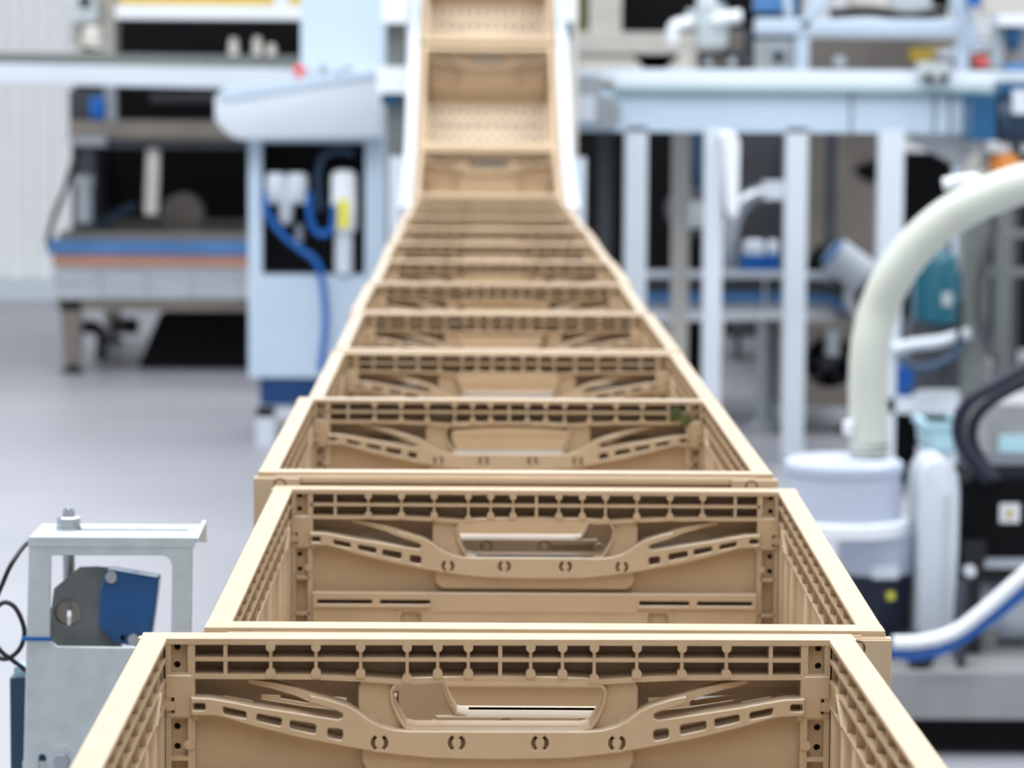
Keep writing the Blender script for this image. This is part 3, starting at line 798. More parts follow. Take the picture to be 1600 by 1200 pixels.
m = MB(); pbox(m, 905, 190, 935, 212, YR + .05, .3); m.build('motor', 'black', rc, .006)
for x0, x1, dy in ((976, 1010, 0), (1100, 1128, -.25), (1226, 1260, 0), (1372, 1410, -.3)):
    m = MB(); pbox(m, x0, 205, x1, 600, YR + dy, .07, zbot=.02, ztop=Q(1200, 200, YR).z)
    a = Q((x0 + x1) / 2, 500, YR + dy); m.lathe((a.x, YR + dy + .035, 0), [(.045, 0), (.045, .01), (.015, .025)], 14)
    m.build('leg', 'white_paint', rc, .006)
for x0, x1 in ((1050, 1076), (1500, 1540)):
    m = MB(); pbox(m, x0, 205, x1, 600, YR + .62, .06, zbot=.0, ztop=Q(1200, 190, YR + .62).z); m.build('leg', 'beige_steel', rc, .006)
m = MB(); pbox(m, 935, 205, 955, 600, YR + .3, .05, zbot=0, ztop=Q(1000, 200, YR).z); m.build('leg', 'dark_steel', rc, .004)
m = MB(); P = poly([(1122, 206), (1148, 206), (1156, 222), (1154, 330), (1146, 345), (1136, 330), (1130, 230)], YR - .3); m.prism(P, YR - .3, YR - .2); m.build('drip_guard', 'bright_white', rc, .006)
m = MB(); P = poly([(1395, 205), (1530, 205), (1530, 232), (1500, 262)], YR + .1); m.prism(P, YR + .1, YR + .16); m.build('gusset', 'brushed_steel', rc, .004)
m = MB(); pbox(m, 1438, 96, 1486, 122, YR - .06, .1); m.build('sensor_mount', 'zinc', rc, .006)
for px in (1450, 1477):
    m = MB(); p = Q(px, 121, YR - .06); m.lathe((p.x, YR - .06, p.z), [(.012, -.02), (.012, .0)], 12, 'y'); m.build('bolt', 'black', rc)
for px in (1330, 1460, 1485):
    m = MB(); pbox(m, px - 1.5, 143, px + 1.5, 205, YR - .006, .006); m.build('seam_strip', 'sensor_grey', rc, .001)
# gear motor at the conveyor's end
q0 = Q(1560, 180, YR - .26)
gm = thing('gear_motor', 'dark blue gear motor at the end of the transfer conveyor', 'motor', tuple(q0))
m = MB(); pbox(m, 1519, 146, 1556, 220, YR - .26, .2); m.build('gearbox', 'motor_blue', gm, .012)
m = MB(); p = Q(1556, 185, YR - .16); m.lathe(p, [(.07, 0), (.075, .02), (.075, .13), (.07, .14)], 24, 'x'); m.build('motor_body', 'dark_blue_grey', gm)
for k in range(5):
    m = MB(); m.lathe(p, [(.083, .02 + k * .024), (.083, .03 + k * .024)], 24, 'x'); m.build('cooling_fin', 'dark_blue_grey', gm)
m = MB(); pbox(m, 1562, 128, 1640, 150, YR - .22, .12); m.build('terminal_box', 'motor_blue', gm, .008)
m = MB(); pbox(m, 1583, 140, 1640, 178, YR - .26, .03); m.build('fan_cover', 'white_paint', gm, .006)
m = MB(); pbox(m, 1532, 220, 1542, 265, YR - .12, .03); m.build('torque_arm', 'steel', gm, .003)
m = MB(); p = Q(1570, 258, YR - .15); m.lathe(p, [(.02, -.03), (.05, -.02), (.052, .01), (.035, .035), (.01, .042)], 20)
tag(m.build('orange_knob', 'orange_cap'), 'orange rounded knob below the gear motor at the right edge', 'knob')
m = MB(); pbox(m, 1560, 268, 1582, 330, YR - .1, .06, zbot=0.0); tag(m.build('support_column', 'warm_steel', None, .006), 'slim grey column standing below the orange knob at right', 'column')

# ------------------------------------------------------------------ right: steel accumulation conveyor with curved end
YA = 11.3
q0 = Q(1180, 480, YA)
ac = thing('accumulation_conveyor', 'low stainless conveyor with a curved end behind the tall legs', 'conveyor', (q0.x, YA, 0))
def strip(pts, th, Y, dep, name, mt, par):
    m = MB(); c = catmull([Vector((*p, 0)) for p in poly(pts, Y)], 4)
    P = [(p.x, p.y) for p in c] + [(p.x, p.y - th) for p in c[::-1]]
    m.prism(P, Y, Y + dep, bev=False); return m.build(name, mt, par, 0)
strip([(985, 424), (1130, 424), (1260, 425), (1330, 428)], .022, YA - .05, .05, 'top_rail', 'white_paint', ac)
strip([(985, 436), (1130, 436), (1260, 437), (1312, 446), (1340, 478)], .05, YA, .5, 'belt', 'dark_steel', ac)
strip([(985, 458), (1130, 458), (1260, 458), (1310, 468), (1345, 505)], .03, YA - .02, .5, 'side_band', 'rail_blue', ac)
strip([(985, 474), (1130, 474), (1260, 474), (1300, 480), (1330, 500)], .05, YA + .0, .5, 'bed', 'steel', ac)
strip([(1000, 489), (1130, 489), (1240, 487), (1300, 496), (1345, 524)], .028, YA - .06, .06, 'lower_rail', 'bright_white', ac)
for px, dy in ((1190, 0), (1040, .0), (1205, .45), (1300, .45)):
    m = MB(); pbox(m, px - 7, 495, px + 7, 600, YA + dy, .03, zbot=.01)
    a = Q(px, 560, YA + dy); m.lathe((a.x, YA + dy + .015, 0), [(.06, 0), (.06, .012), (.015, .03)], 14)
    m.build('leg', 'brushed_steel', ac, .003)
for px in (1055, 1110, 1195, 1240):
    m = MB(); pbox(m, px - 2, 430, px + 2, 490, YA - .03, .02); m.build('rail_bracket', 'zinc', ac, .002)
# small items on it
for lab, px, w in (('blue and white actuator standing on the low steel conveyor', 1178, 18), ('small blue sensor with round white head on the low steel conveyor', 1207, 9)):
    p = Q(px, 424, YA + .1)
    t = thing('actuator', lab, 'actuator', tuple(p))
    m = MB(); pbox(m, px - w, 398, px + w, 424, YA + .08, .08); m.build('body', 'hose_blue', t, .008)
    m = MB(); p = Q(px, 388, YA + .12); m.lathe((p.x, p.y, p.z), [(w * .0022 * .8, -.03), (w * .0022, -.02), (w * .0022, .02), (w * .0015, .03)], 18); m.build('head', 'white_paint', t)
pt = thing('steel_pipe', 'shiny bent pipe rising behind the low steel conveyor', 'pipe', tuple(Q(1150, 424, YA + .2)))
m = MB(); m.tube([Q(1138, 424, YA + .2), Q(1140, 370, YA + .2), Q(1152, 330, YA + .2), Q(1180, 305, YA + .2), Q(1226, 296, YA + .2)], .03, 14, 6); m.build('bend', 'steel', pt)
m = MB(); p = Q(1190, 303, YA + .2); pbox(m, 1194, 284, 1234, 312, YA + .15, .1); m.build('flange', 'white_paint', pt, .006)
p = Q(1085, 335, YA + .65)
rd = thing('rotary_drum', 'round steel drum end behind the tall legs', 'drum', (p.x, p.y, p.z))
m = MB(); m.lathe(p, [(.085, 0), (.085, .4)], 28, 'y'); m.build('shell', 'dark_steel', rd)
m = MB(); m.lathe(p, [(.05, -.02), (.055, .0)], 24, 'y'); m.build('hub', 'brushed_steel', rd)
m = MB(); pbox(m, 1075, 375, 1120, 424, YA + .66, .3, zbot=0); m.build('stand', 'black', rd, .004)

# fan cabinet under its curved end
YF = 11.05
q0 = Q(1280, 660, YF)
fc = thing('fan_cabinet', 'brown grey steel cabinet with round fan opening behind the cream hose', 'cabinet', (q0.x, YF, 0))
pl = poly([(1222, 506), (1345, 506), (1345, 636), (1222, 636)], YF); cc = poly([(1298, 566)], YF)[0]
m = MB(); m.plate(pl, [circle(cc[0], cc[1], .09, 28)], YF, YF + .02, bev=.002)
pbox(m, 1222, 506, 1345, 512, YF + .02, .4); pbox(m, 1222, 512, 1226, 636, YF + .02, .4); pbox(m, 1341, 512, 1345, 636, YF + .02, .4)
m.build('shell', 'warm_steel', fc, .003)
m = MB(); pbox(m, 1226, 512, 1341, 634, YF + .2, .02); m.build('fan_well', 'black', fc, .002)
m = MB(); m.lathe((cc[0], YF + .1, cc[1]), [(.03, -.04), (.04, 0), (.04, .06)], 18, 'y')
for k in range(6):
    M = Matrix.Translation((cc[0], YF + .1, cc[1])) @ Matrix.Rotation(k * math.pi / 3, 4, 'Y')
    m.box(.03, .085, -.004, .004, -.015, .015, M=M @ Matrix.Rotation(.5, 4, 'X'))
m.build('fan', 'dark_steel', fc, .001)
m = MB(); pbox(m, 1292, 518, 1312, 556, YF - .06, .1); m.build('motor', 'brushed_steel', fc, .01)
for px in (1236, 1335):
    m = MB(); pbox(m, px - 6, 634, px + 6, 660, YF + .05, .03, zbot=.02); a = Q(px, 650, YF + .05); m.lathe((a.x, YF + .065, 0), [(.06, 0), (.06, .015), (.02, .035)], 14); m.build('foot', 'rubber', fc, .003)

# tall hopper behind
YH = 13.0
q0 = Q(1320, 430, YH)
hp = thing('steel_hopper', 'large dull steel hopper standing behind the white conveyor legs', 'hopper', (q0.x, YH, 0))
m = MB(); pbox(m, 1255, 205, 1385, 420, YH, .8); m.build('shell', 'warm_steel', hp, .01)
m = MB(); P = poly([(1255, 420), (1385, 420), (1360, 500), (1290, 500)], YH); m.prism(P, YH + .02, YH + .7); m.build('chute', 'dark_steel', hp, .006)
m = MB(); p = Q(1310, 425, YH - .03); m.lathe((p.x, YH - .02, p.z), [(.13, 0), (.13, .03)], 28, 'y'); m.build('inlet', 'black', hp)
for px in (1262, 1378):
    m = MB(); pbox(m, px - 7, 420, px + 7, 560, YH + .05, .05, zbot=0); m.build('leg', 'dark_steel', hp, .003)
m = MB(); P = poly([(1335, 262), (1370, 250), (1370, 285), (1350, 280)], YH - .02); m.prism(P, YH - .05, YH); m.build('hatch', 'black', hp, .003)
# round lamp-like motor in front of hopper
p = Q(1330, 420, YA - .1)
mt_ = thing('white_drum_motor', 'small white drum motor tilted above the curved conveyor end', 'motor', tuple(p))
m = MB(); m.cyl(p + Vector((-.06, 0, .05)), p + Vector((.05, 0, -.03)), .065, seg=24); m.build('body', 'white_paint', mt_)
m = MB(); m.cyl(p + Vector((-.075, .0, .062)), p + Vector((-.06, 0, .05)), .05, seg=24); m.build('end_cap', 'rail_blue', mt_)
m = MB(); m.tube([p + Vector((.0, 0, -.05)), Q(1325, 470, YA - .1), Q(1335, 500, YA - .1)], .02, 10, 4); m.build('mount', 'steel', mt_)

# dark guards at the rear
YD = 14.0
for lab, x0, y0, x1, y1, Y, mt in (
        ('tall black guard panel behind the first conveyor legs', 895, 205, 975, 470, 13.6, 'black'),
        ('blue grey guard panel between the conveyor legs', 1072, 205, 1110, 440, 14.2, 'dark_blue_grey'),
        ('black cabinet seen between the conveyor legs', 1008, 205, 1060, 450, 13.8, 'black'),
        ('dark grey panel behind the bent pipe', 1150, 205, 1228, 430, 13.9, 'dark_steel'),
        ('dark machine block behind the cream hose arch', 1400, 240, 1640, 620, 13.2, 'black')):
    a = Q((x0 + x1) / 2, y1, Y)
    t = thing('guard_panel', lab, 'panel', (a.x, Y, 0), 'dark guards at the rear')
    m = MB(); pbox(m, x0, y0, x1, y1, Y, .25, zbot=.12); m.build('panel', mt, t, .006)
    for px in (x0 + 5, x1 - 5):
        m = MB(); pbox(m, px - 4, y1 - 4, px + 4, y1 + 10, Y + .05, .05, zbot=0, ztop=.13); m.build('foot', 'dark_steel', t, .002)

# white machine frame behind the hose with teal pump
YW = 9.4
q0 = Q(1470, 640, YW)
wf = thing('tube_rack', 'white square tube frame behind the cream hose', 'frame', (q0.x, YW, 0))
for x0, x1, dy in ((1505, 1545, 0), (1556, 1580, .5), (1384, 1400, .0)):
    m = MB(); pbox(m, x0, 330 if x0 > 1450 else 500, x1, 640, YW + dy, .06, zbot=0); m.build('post', 'sensor_grey' if x0 > 1450 else 'white_paint', wf, .005)
m = MB(); pbox(m, 1384, 622, 1545, 646, YW + .0, .05); m.build('lower_rail', 'white_paint', wf, .005)
m = MB(); pbox(m, 1384, 640, 1545, 644, YW + .05, .6); m.build('shelf', 'white_paint', wf, .002)
m = MB(); m.tube([Q(1395, 545, YW - .02), Q(1430, 538, YW - .02), Q(1470, 533, YW - .02), Q(1515, 520, YW - .02)], .018, 12, 4); m.build('cross_tube', 'white_paint', wf)
for y in (360, 420):
    m = MB(); pbox(m, 1545, y, 1640, y + 12, YW + .06, .05); m.build('upper_rail', 'sensor_grey', wf, .004)
m = MB(); pbox(m, 1390, 650, 1640, 700, YW + .3, .5, zbot=0); m.build('kick_box', 'black', wf, .004)
tp = thing('teal_pump', 'teal pump with grey tag between the hose and the white frame', 'pump', tuple(Q(1468, 500, YW + .3)))
m = MB(); p = Q(1468, 450, YW + .3); m.lathe(p, [(.04, -.11), (.055, -.1), (.055, .08), (.045, .1), (.02, .115)], 24); m.build('body', 'teal', tp)
m = MB(); m.box(p.x - .075, p.x + .075, p.y - .02, p.y + .08, p.z - .1, p.z + .05); m.build('housing', 'teal', tp, .012)
m = MB(); m.box(p.x + .0, p.x + .03, p.y - .062, p.y - .05, p.z - .05, p.z - .01); m.build('tag', 'zinc', tp, .002)
m = MB(); m.cyl(p + Vector((0, 0, .11)), p + Vector((0, 0, .19)), .02, seg=14); m.build('shaft', 'steel', tp)
m = MB(); m.box(p.x - .09, p.x + .09, p.y - .03, p.y + .1, Q(1468, 622, YW).z, p.z - .1); m.build('pedestal', 'dark_steel', tp, .006)
for lab, pts, r, mt in (('blue hose sagging below the teal pump', [(1402, 560), (1430, 574), (1460, 572), (1490, 555), (1505, 530)], .012, 'dark_blue_grey'),
                        ('thin dark hose curving up beside the white frame post', [(1420, 612), (1465, 590), (1495, 540), (1502, 470)], .008, 'rubber'),
                        ('grey hose hanging right of the white frame post', [(1555, 350), (1535, 420), (1530, 480), (1545, 540), (1560, 560)], .014, 'dark_steel')):
    m = MB(); m.tube([Q(a, b, YW - .06) for a, b in pts], r, 10, 5); tag(m.build('machine_hose', mt, None, 0), lab, 'hose', 'hoses behind the cream hose')
q0 = Q(1430, 582, YW + .25)
m = MB(); pbox(m, 1404, 574, 1428, 590, YW + .08, .1, zbot=Q(1420, 622, YW + .2).z); tag(m.build('valve_block', 'hose_blue', None, .006), 'bright blue valve block on the white frame shelf', 'valve')

# ------------------------------------------------------------------ upper right: tube frame, valve cluster, rear girder
YU = 11.95
q0 = Q(1350, 108, YU)
uf = thing('tube_gantry', 'pale blue welded tube frame above the transfer conveyor', 'frame', (q0.x, YU, 0))
def bar(m, a, b, w, Y, dep):
    A, B = Q(*a, Y), Q(*b, Y); d = (B - A); d.y = 0; n = Vector((-d.z, 0, d.x)).normalized() * w / 2
    m.prism([((A + n).x, (A + n).z), ((B + n).x, (B + n).z), ((B - n).x, (B - n).z), ((A - n).x, (A - n).z)], Y, Y + dep)
for nm, a, b, w in (('horizontal_tube', (1180, 42), (1505, 44), .065), ('brace', (1252, 46), (1315, -40), .05), ('brace', (1520, 75), (1492, -40), .07), ('brace', (1235, 30), (1225, -40), .03)):
    m = MB(); bar(m, a, b, w, YU, .07); m.build(nm, 'pale_blue_paint', uf, .01, segs=2)
m = MB(); a = Q(1254, 58, YU); m.box(a.x - .024, a.x + .024, YU + .005, YU + .06, 0, a.z); m.build('post', 'pale_blue_paint', uf, .006)
m = MB(); a = Q(1505, 60, YU); m.box(a.x - .024, a.x + .024, YU + .01, YU + .06, 0, a.z); m.build('post', 'pale_blue_paint', uf, .006)
m = MB(); m.tube([Q(1296, 22, YU + .1), Q(1360, 18, YU + .1), Q(1420, 26, YU + .1), Q(1480, 18, YU + .1)], .018, 10, 5); m.build('cable_run', 'black', uf)
m = MB(); pbox(m, 1330, -60, 1390, 14, YU + .12, .1); m.build('drive_cover', 'beige_steel', uf, .01)
m = MB(); pbox(m, 1392, -60, 1455, 16, YU + .14, .1); m.build('drive_cover', 'zinc', uf, .01)
m = MB(); pbox(m, 1452, -60, 1484, 10, YU + .16, .1); m.build('drive_cover', 'black', uf, .01)
m = MB(); pbox(m, 1180, -60, 1245, 18, YU + .16, .1); m.build('drive_cover', 'rail_blue', uf, .01)
q0 = Q(1380, 110, YU + .5)
gc = thing('grey_trough', 'grey steel trough with a yellow sticker behind the tube frame', 'trough', (q0.x, YU + .5, 0))
m = MB(); pbox(m, 1268, 60, 1620, 128, YU + .5, .4); m.build('body', 'warm_steel', gc, .01)
m = MB(); pbox(m, 1421, 76, 1466, 97, YU + .49, .01); m.build('sticker', 'yellow', gc, .001)
m = MB(); p = Q(1312, 98, YU + .48); m.lathe((p.x, YU + .5, p.z), [(.02, -.03), (.026, -.02), (.026, 0)], 16, 'y'); m.build('plug', 'white_paint', gc)
for px in (1300, 1590):
    m = MB(); pbox(m, px - 8, 128, px + 8, 300, YU + .6, .05, zbot=0); m.build('leg', 'dark_steel', gc, .004)
m = MB(); P = poly([(1465, 82), (1548, 64), (1552, 74), (1500, 90), (1470, 92)], YU + .3); m.prism(P, YU + .3, YU + .5); m.build('spout', 'white_paint', gc, .004)
q0 = Q(1218, 100, YU)
jb2 = thing('junction_housing', 'small pale steel housing with a dark port beside the valve cluster', 'box', tuple(Q(1213, 108, YU + .2)))
m = MB(); pbox(m, 1184, 62, 1240, 122, YU + .2, .15); m.build('body', 'zinc', jb2, .008)
m = MB(); p = Q(1216, 89, YU + .2); m.lathe((p.x, YU + .2, p.z), [(.018, -.012), (.02, 0)], 16, 'y'); m.build('port', 'black', jb2)
m = MB(); p = Q(1532, 98, YU + .2); m.lathe(p, [(.02, -.02), (.032, -.015), (.032, .01), (.02, .025)], 16); tag(m.build('red_lamp', 'red'), 'small red indicator cap above the conveyor rail at right', 'lamp')
# far right upper station
us = thing('upper_station', 'pale machine station with blue nozzle at the upper right edge', 'machine', tuple(Q(1575, 110, YU - .3)))
m = MB(); pbox(m, 1560, 22, 1650, 40, YU - .3, .2); m.build('top_plate', 'bright_white', us, .006)
m = MB(); p = Q(1583, 58, YU - .25); m.lathe(p, [(.012, -.05), (.026, -.03), (.034, .0), (.034, .04)], 16); m.build('nozzle', 'motor_blue', us)
m = MB(); pbox(m, 1553, 40, 1568, 108, YU - .2, .1); m.build('post', 'zinc', us, .006)
m = MB(); pbox(m, 1590, 40, 1650, 96, YU - .15, .1); m.build('back_plate', 'beige_steel', us, .006)
m = MB(); pbox(m, 1575, 98, 1650, 118, YU - .35, .15); m.build('base_block', 'rail_blue', us, .008)
m = MB(); pbox(m, 1536, -60, 1650, 22, YU + .3, .1); m.build('rear_cover', 'beige_steel', us, .01)
m = MB(); pbox(m, 1517, -40, 1533, 10, YU - .1, .1); m.build('blue_cap', 'hose_blue', us, .01)

# valve cluster
q0 = Q(1110, 108, YU - .4)
vc = thing('valve_cluster', 'cluster of white elbow valves and fittings above the conveyor rail', 'valve', tuple(q0))
YV = YU - .4
m = MB(); p = Q(1112, 50, YV); m.lathe(p, [(.045, -.06), (.06, -.05), (.06, .04), (.05, .05), (.05, .1)], 24); m.build('body', 'zinc', vc)
m = MB(); m.tube([Q(1052, 68, YV), Q(1052, 46, YV), Q(1062, 38, YV), Q(1082, 36, YV)], .024, 14, 5); m.build('elbow', 'bright_white', vc)
m = MB(); m.tube([Q(1118, 34, YV - .06), Q(1140, 28, YV - .08), Q(1158, 26, YV - .08)], .026, 14, 5); m.build('elbow', 'bright_white', vc)
m = MB(); p = Q(1104, 8, YV); m.lathe(p, [(.02, -.04), (.036, -.03), (.036, .03), (.02, .04)], 20); m.build('cap', 'white_paint', vc)
m = MB(); pbox(m, 1074, 14, 1090, 40, YV, .06); m.build('bracket', 'zinc', vc, .005)
m = MB(); pbox(m, 1090, 80, 1175, 124, YV + .02, .12); m.build('manifold', 'dark_steel', vc, .008)
m = MB(); pbox(m, 1062, 66, 1090, 124, YV + .04, .1); m.build('side_block', 'cream_paint', vc, .008)
for px, mt in ((1108, 'zinc'), (1126, 'warm_steel'), (1144, 'zinc'), (1160, 'dark_steel')):
    m = MB(); p = Q(px, 98, YV); m.lathe((p.x, YV + .02, p.z), [(.012, -.03), (.017, -.02), (.017, 0)], 14, 'y'); m.build('fitting', mt, vc)
for px in (1135, 1152, 1168):
    m = MB(); pbox(m, px - 7, 46, px + 7, 82, YV + .05, .06); m.build('solenoid', 'warm_steel' if px < 1160 else 'dark_steel', vc, .004)

# rear girder frame
YG = 15.0
gd = thing('rear_girder', 'beige steel portal with dark openings behind the incline', 'girder', (Q(980, 100, YG).x, YG, 0))
m = MB(); pbox(m, 904, 50, 1130, 84, YG, .2); m.build('girder', 'beige_steel', gd, .008)
m = MB(); pbox(m, 921, -150, 972, 52, YG + .02, .15); m.build('column', 'beige_steel', gd, .008)
m = MB(); pbox(m, 904, -150, 921, 50, YG + .05, .1); m.build('olive_strip', 'olive', gd, .004)
m = MB(); P = poly([(904, 84), (985, 84), (1000, 98), (1004, 108), (1004, 600), (904, 600)], YG + .03); P[-1] = (P[-1][0], 0); P[-2] = (P[-2][0], 0)
m.prism(P, YG + .03, YG + .12); m.build('pillar', 'cream_paint', gd, .008)
m = MB(); P = poly([(1062, 84), (1130, 84), (1130, 600), (1042, 600), (1042, 106)], YG + .03); P[2] = (P[2][0], 0); P[3] = (P[3][0], 0)
m.prism(P, YG + .03, YG + .12); m.build('pillar', 'cream_paint', gd, .008)
m = MB(); pbox(m, 900, -200, 1250, 600, YG + .3, .05, zbot=0); m.build('dark_backing', 'black', gd, .004)
m = MB(); pbox(m, 889, -100, 903, 300, 9.85, .06, zbot=0); tag(m.build('cream_upright', 'cream_paint', None, .006), 'slim cream upright right beside the incline rail', 'post')
ir = thing('incline_guard_arm', 'white guard strip along the right side of the incline top', 'guard', tuple(Q(878, 40, 9.9)))
m = MB(); pbox(m, 888, -60, 899, 34, 9.7, .08); m.build('plate', 'bright_white', ir, .006)
m = MB(); pbox(m, 886, 34, 894, 62, 9.72, .05); m.build('bolt_block', 'dark_blue_grey', ir, .006)

# ------------------------------------------------------------------ right foreground: vacuum unit on its base
YV0 = 5.75
q0 = Q(1500, 1150, YV0)
bp_ = thing('equipment_platform', 'flat grey base plate on black feet under the vacuum unit', 'base', (q0.x, YV0, 0))
zt = .155
m = MB(); a = Q(1330, 1100, YV0); m.box(a.x, a.x + 1.0, YV0, YV0 + .75, .07, zt); m.build('plate', 'base_grey', bp_, .006)
for fx in (.08, .5, .92):
    for fy in (.04, .62):
        m = MB(); m.box(a.x + fx - .06, a.x + fx + .06, YV0 + fy, YV0 + fy + .09, 0, .072); m.build('foot', 'rubber', bp_, .005)
m = MB(); m.box(a.x + .02, a.x + .98, YV0 + .02, YV0 + .06, .012, .07); m.build('shade_strip', 'black', bp_, .003)  # black strip standing in for the shadow under the plate
YK = 5.95
k0 = Q(1320, 900, YK)
vu = thing('vacuum_separator', 'pale grey cylindrical vacuum separator with dark lower drum', 'vacuum', (k0.x, YK, zt))
cx = Q(1318, 750, YK).x; z_ = lambda py: Q(1318, py, YK).z
rp_ = .107
m = MB(); m.lathe((cx, YK, 0), [(rp_, z_(812)), (rp_, z_(735)), (rp_ + .004, z_(735)), (rp_ + .004, z_(722)), (rp_ - .006, z_(716)), (.03, z_(714))], 48); m.build('upper_drum', 'tank_grey', vu)
m = MB(); m.lathe((cx + .008, YK, 0), [(.113, z_(832)), (.118, z_(829)), (.118, z_(812)), (.113, z_(808))], 48); m.build('flange', 'bright_white', vu)
cx2 = Q(1368, 850, YK).x
m = MB(); m.lathe((cx2, YK, 0), [(.070, z_(892)), (.072, z_(888)), (.072, z_(830))], 40); m.build('lower_drum', 'tank_grey', vu)
m = MB(); m.lathe((cx2, YK, 0), [(.066, zt + .002), (.068, zt + .01), (.068, z_(890))], 40); m.build('dust_can', 'navy', vu)
m = MB(); p = Q(1382, 893, YK - .07); m.box(p.x - .024, p.x + .024, YK - .082, YK - .06, p.z - .012, p.z + .012); m.build('clip', 'white_paint', vu, .004)
m = MB(); p = Q(1392, 931, YK - .07); m.box(p.x - .007, p.x + .007, YK - .0715, YK - .066, p.z - .007, p.z + .007); m.build('warning_label', 'label_yellow', vu, .001)
# white tower
tw = thing('white_tower', 'tall white round-topped housing beside the vacuum separator', 'housing', (Q(1465, 900, YK).x, YK - .05, zt))
YTW = YK - .08
P = poly([(1436, 760), (1441, 738), (1452, 722), (1470, 716), (1486, 722), (1498, 742), (1501, 770), (1499, 860), (1486, 1000), (1434, 1000)], YTW)
P[-1] = (P[-1][0], zt); P[-2] = (P[-2][0], zt)
m = MB(); m.prism(P, YTW, YTW + .16); m.build('shell', 'white_paint', tw, .01, segs=2)
m = MB(); pbox(m, 1474, 772, 1482, 985, YTW - .004, .006); m.build('groove_strip', 'zinc', tw, .001)
m = MB(); pbox(m, 1431, 835, 1442, 1000, YTW + .02, .06, zbot=zt); m.build('side_cover', 'white_paint', tw, .006)
# black motor block with label
mo = thing('black_motor', 'black motor block with a small white label at the right edge', 'motor', (Q(1570, 870, YK).x, YK, Q(1570, 880, YK).z))
m = MB(); pbox(m, 1502, 752, 1680, 872, YK - .02, .25); m.build('body', 'black', mo, .02, segs=2)
m = MB(); pbox(m, 1520, 726, 1680, 752, YK - .0, .2); m.build('cover', 'navy', mo, .012)
m = MB(); pbox(m, 1562, 787, 1593, 817, YK - .024, .005); l = m.build('label', 'bright_white', mo, .002)
m = MB(); pbox(m, 1574, 796, 1582, 810, YK - .027, .004); m.build('label_mark', 'yellow', mo, .0005)
m = MB(); pbox(m, 1505, 845, 1540, 880, YK - .04, .1); m.build('connector', 'rubber', mo, .012)
m = MB(); pbox(m, 1538, 872, 1680, 888, YK - .01, .2); m.build('mounting_rail', 'brushed_steel', mo, .004)
m = MB(); p = Q(1515, 893, YK - .04); m.lathe((p.x, YK - .02, p.z), [(.008, -.03), (.012, -.024), (.012, 0)], 18, 'y'); m.build('bolt', 'bright_white', mo)
m = MB(); p = Q(1514, 900, YK); m.box(p.x - .022, p.x + .022, YK - .01, YK + .045, zt, Q(1510, 868, YK).z); m.build('bracket', 'rubber', mo, .004)
m = MB(); pbox(m, 1532, 886, 1680, 905, YK + .04, .1); m.build('lower_rail', 'rubber', mo, .004)
m = MB(); a = Q(1600, 880, YK); m.box(a.x, a.x + .05, YK + .225, YK + .25, zt, a.z); m.build('leg', 'brushed_steel', mo, .004)
# white tank bottom right
wt = thing('white_tank', 'white horizontal tank low at the right edge on the base plate', 'tank', (Q(1590, 1070, YK).x, YK, zt))
p = Q(1492, 990, YK)
m = MB(); m.lathe((p.x, YK + .12, zt + .066), [(.034, 0), (.054, .01), (.062, .03), (.062, .36), (.05, .4)], 36, 'x'); m.build('shell', 'white_paint', wt)
for k in (.09, .24):
    m = MB(); m.lathe((p.x, YK + .12, zt + .066), [(.0628, k), (.0642, k + .004), (.0642, k + .02), (.0628, k + .024)], 36, 'x'); m.build('band', 'tank_grey', wt)
for k in (.06, .28):
    m = MB(); m.box(p.x + k, p.x + k + .03, YK + .065, YK + .175, zt, zt + .035); m.build('saddle', 'base_grey', wt, .004)
# casters / knob in front
cs = thing('swivel_caster', 'black caster on a dark stem behind the blue hose', 'caster', (Q(1437, 1048, YK - .15).x, YK - .15, zt))
pc = Q(1437, 1048, YK - .15)
m = MB(); m.lathe((pc.x, pc.y, zt + .028), [(.012, -.012), (.028, -.012), (.028, .012), (.012, .012)], 24, 'y'); m.build('wheel', 'rubber', cs)
m = MB(); m.box(pc.x - .03, pc.x + .005, pc.y - .018, pc.y + .018, zt + .03, zt + .065); m.build('fork', 'dark_steel', cs, .004)
m = MB(); a = Q(1490, 1000, YK - .05); m.box(a.x - .008, a.x + .008, pc.y, pc.y + .03, zt, zt + .16); tag(m.build('support_rod', 'dark_steel', None, .003), 'slim dark rod standing between caster and white tank', 'rod')
# hoses
m = MB()
hp_ = [Q(1358, 712, YK), Q(1357, 660, YK), Q(1356, 600, YK), Q(1360, 540, YK), Q(1374, 480, YK), Q(1400, 425, YK - .02), Q(1440, 375, YK - .04), Q(1490, 334, YK - .06), Q(1545, 306, YK - .08), Q(1610, 284, YK - .1), Q(1720, 262, YK - .12)]
HR = .0365
N = 10
def rf(i, n):
    return HR + (.0011 if i % 2 else -.0006)
m.tube(hp_, HR, 28, 14, rf)
sh = thing('suction_hose', 'thick cream ribbed suction hose arching up to the right', 'hose', tuple(hp_[0]))
m.build('hose', 'hose_cream', sh, 0, smooth=60)
m = MB(); b0 = hp_[0]; m.lathe((b0.x, b0.y, b0.z), [(.034, .0), (.034, .004), (.037, .004), (.037, .012), (.034, .012), (.034, .018), (.037, .018), (.037, .025), (.034, .025)], 28); m.build('cuff', 'sensor_grey', sh)
m = MB(); p = Q(1326, 668, YK - .02); m.lathe((p.x, p.y, p.z), [(.006, -.014), (.011, -.01), (.011, .01), (.006, .014)], 14); m.build('clamp_screw', 'bright_white', sh)
hf = thing('hose_fitting', 'white branch fitting on the upper bend of the cream hose', 'fitting', tuple(Q(1510, 295, YK - .06)))
m = MB(); m.tube([Q(1522, 318, YK - .05), Q(1518, 294, YK - .06), Q(1506, 283, YK - .06), Q(1474, 288, YK - .06)], .012, 14, 5); m.build('elbow', 'bright_white', hf)
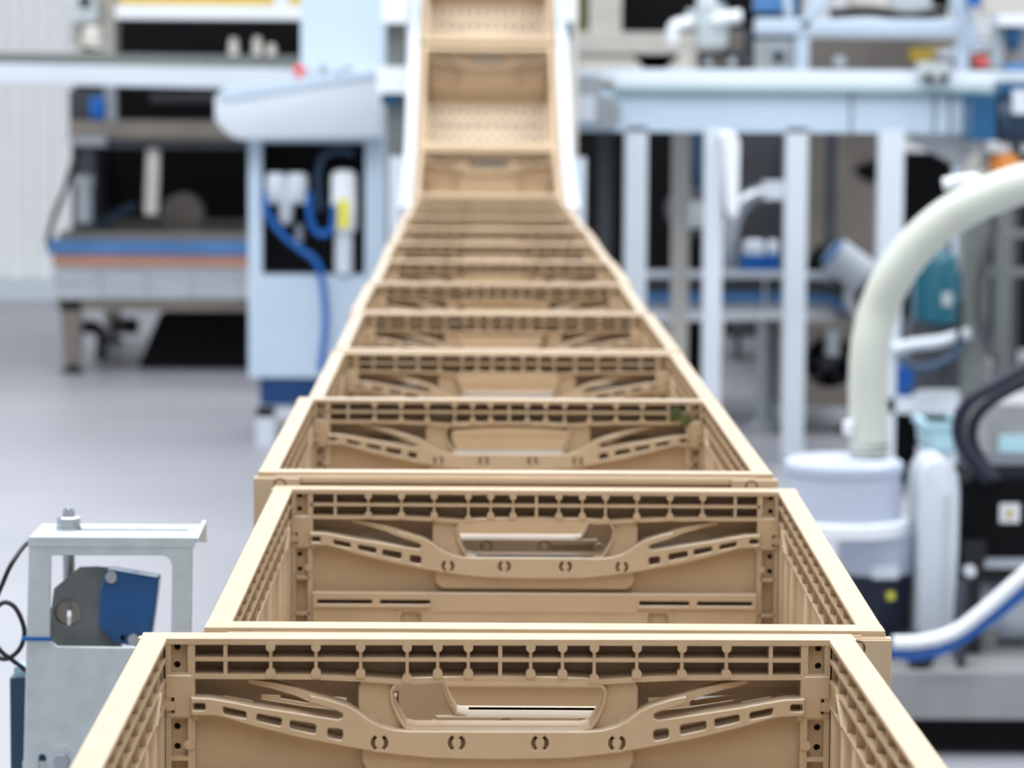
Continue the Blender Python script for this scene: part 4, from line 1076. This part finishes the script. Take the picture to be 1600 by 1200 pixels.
m = MB(); pp_ = Q(1518, 286, YK - .06); m.lathe(pp_, [(.012, -.02), (.018, -.015), (.018, .01), (.01, .018)], 16); m.build('cap', 'bright_white', hf)
m = MB(); m.tube([Q(1395, 1004, YK - .24), Q(1440, 1002, YK - .24), Q(1490, 988, YK - .24), Q(1535, 955, YK - .24), Q(1575, 920, YK - .24), Q(1625, 875, YK - .24), Q(1680, 820, YK - .24)], .0125, 16, 6)
tag(m.build('white_hose', 'bright_white', None, 0), 'white hose sweeping up to the right edge above the blue one', 'hose')
m = MB(); m.tube([Q(1390, 1018, YK - .225), Q(1430, 1025, YK - .225), Q(1480, 1012, YK - .225), Q(1525, 984, YK - .225), Q(1570, 950, YK - .225), Q(1625, 905, YK - .225), Q(1680, 860, YK - .225)], .0095, 14, 6)
tag(m.build('blue_hose', 'hose_blue', None, 0), 'bright blue hose running under the white one at lower right', 'hose')
for lab, pts, r in (('thick black cable looping down over the motor, outer one', [(1545, 750), (1524, 726), (1500, 690), (1500, 652), (1520, 622), (1560, 598), (1620, 566), (1700, 530)], .013),
                    ('thick black cable looping down over the motor, inner one', [(1556, 750), (1534, 720), (1520, 690), (1522, 660), (1542, 632), (1585, 605), (1640, 580), (1700, 556)], .011)):
    m = MB(); m.tube([Q(a, b, YK - .06 + (.03 if 'inner' in lab else 0)) for a, b in pts], r, 14, 6)
    tag(m.build('power_cable', 'dark_blue_grey' if 0 else 'navy', None, 0), lab, 'cable', 'black cables above the motor')
# grey panel behind cables and pale boxes
bx_ = thing('grey_enclosure', 'grey enclosure behind the black cables at the right edge', 'enclosure', (Q(1590, 720, 6.9).x, 6.9, 0))
m = MB(); pbox(m, 1545, 632, 1680, 900, 6.9, .3, zbot=.02); m.build('body', 'base_grey', bx_, .01)
m = MB(); pbox(m, 1562, 682, 1680, 728, 6.885, .02); m.build('display', 'pale_cyan', bx_, .004)
m = MB(); pbox(m, 1548, 890, 1680, 910, 6.92, .25, zbot=0); m.build('plinth', 'black', bx_, .004)
pb = thing('pale_tub', 'pale cyan plastic tub on the floor behind the white tower', 'tub', (Q(1470, 720, 7.6).x, 7.6, 0))
zt2 = Q(1470, 660, 7.6).z; xa, xb = Q(1444, 700, 7.6).x, Q(1500, 700, 7.6).x
m = MB(); m.prism([(xa + .01, .34), (xb - .01, .34), (xb, zt2), (xa, zt2)], 7.6, 7.78); m.build('body', 'pale_cyan', pb, .01)
m = MB(); m.box(xa - .005, xb + .005, 7.595, 7.785, zt2 - .015, zt2); m.build('rim', 'pale_cyan', pb, .004)
m = MB(); m.box(xa + .005, xb - .005, 7.61, 7.77, 0, .34); m.build('stand', 'white_paint', pb, .004)
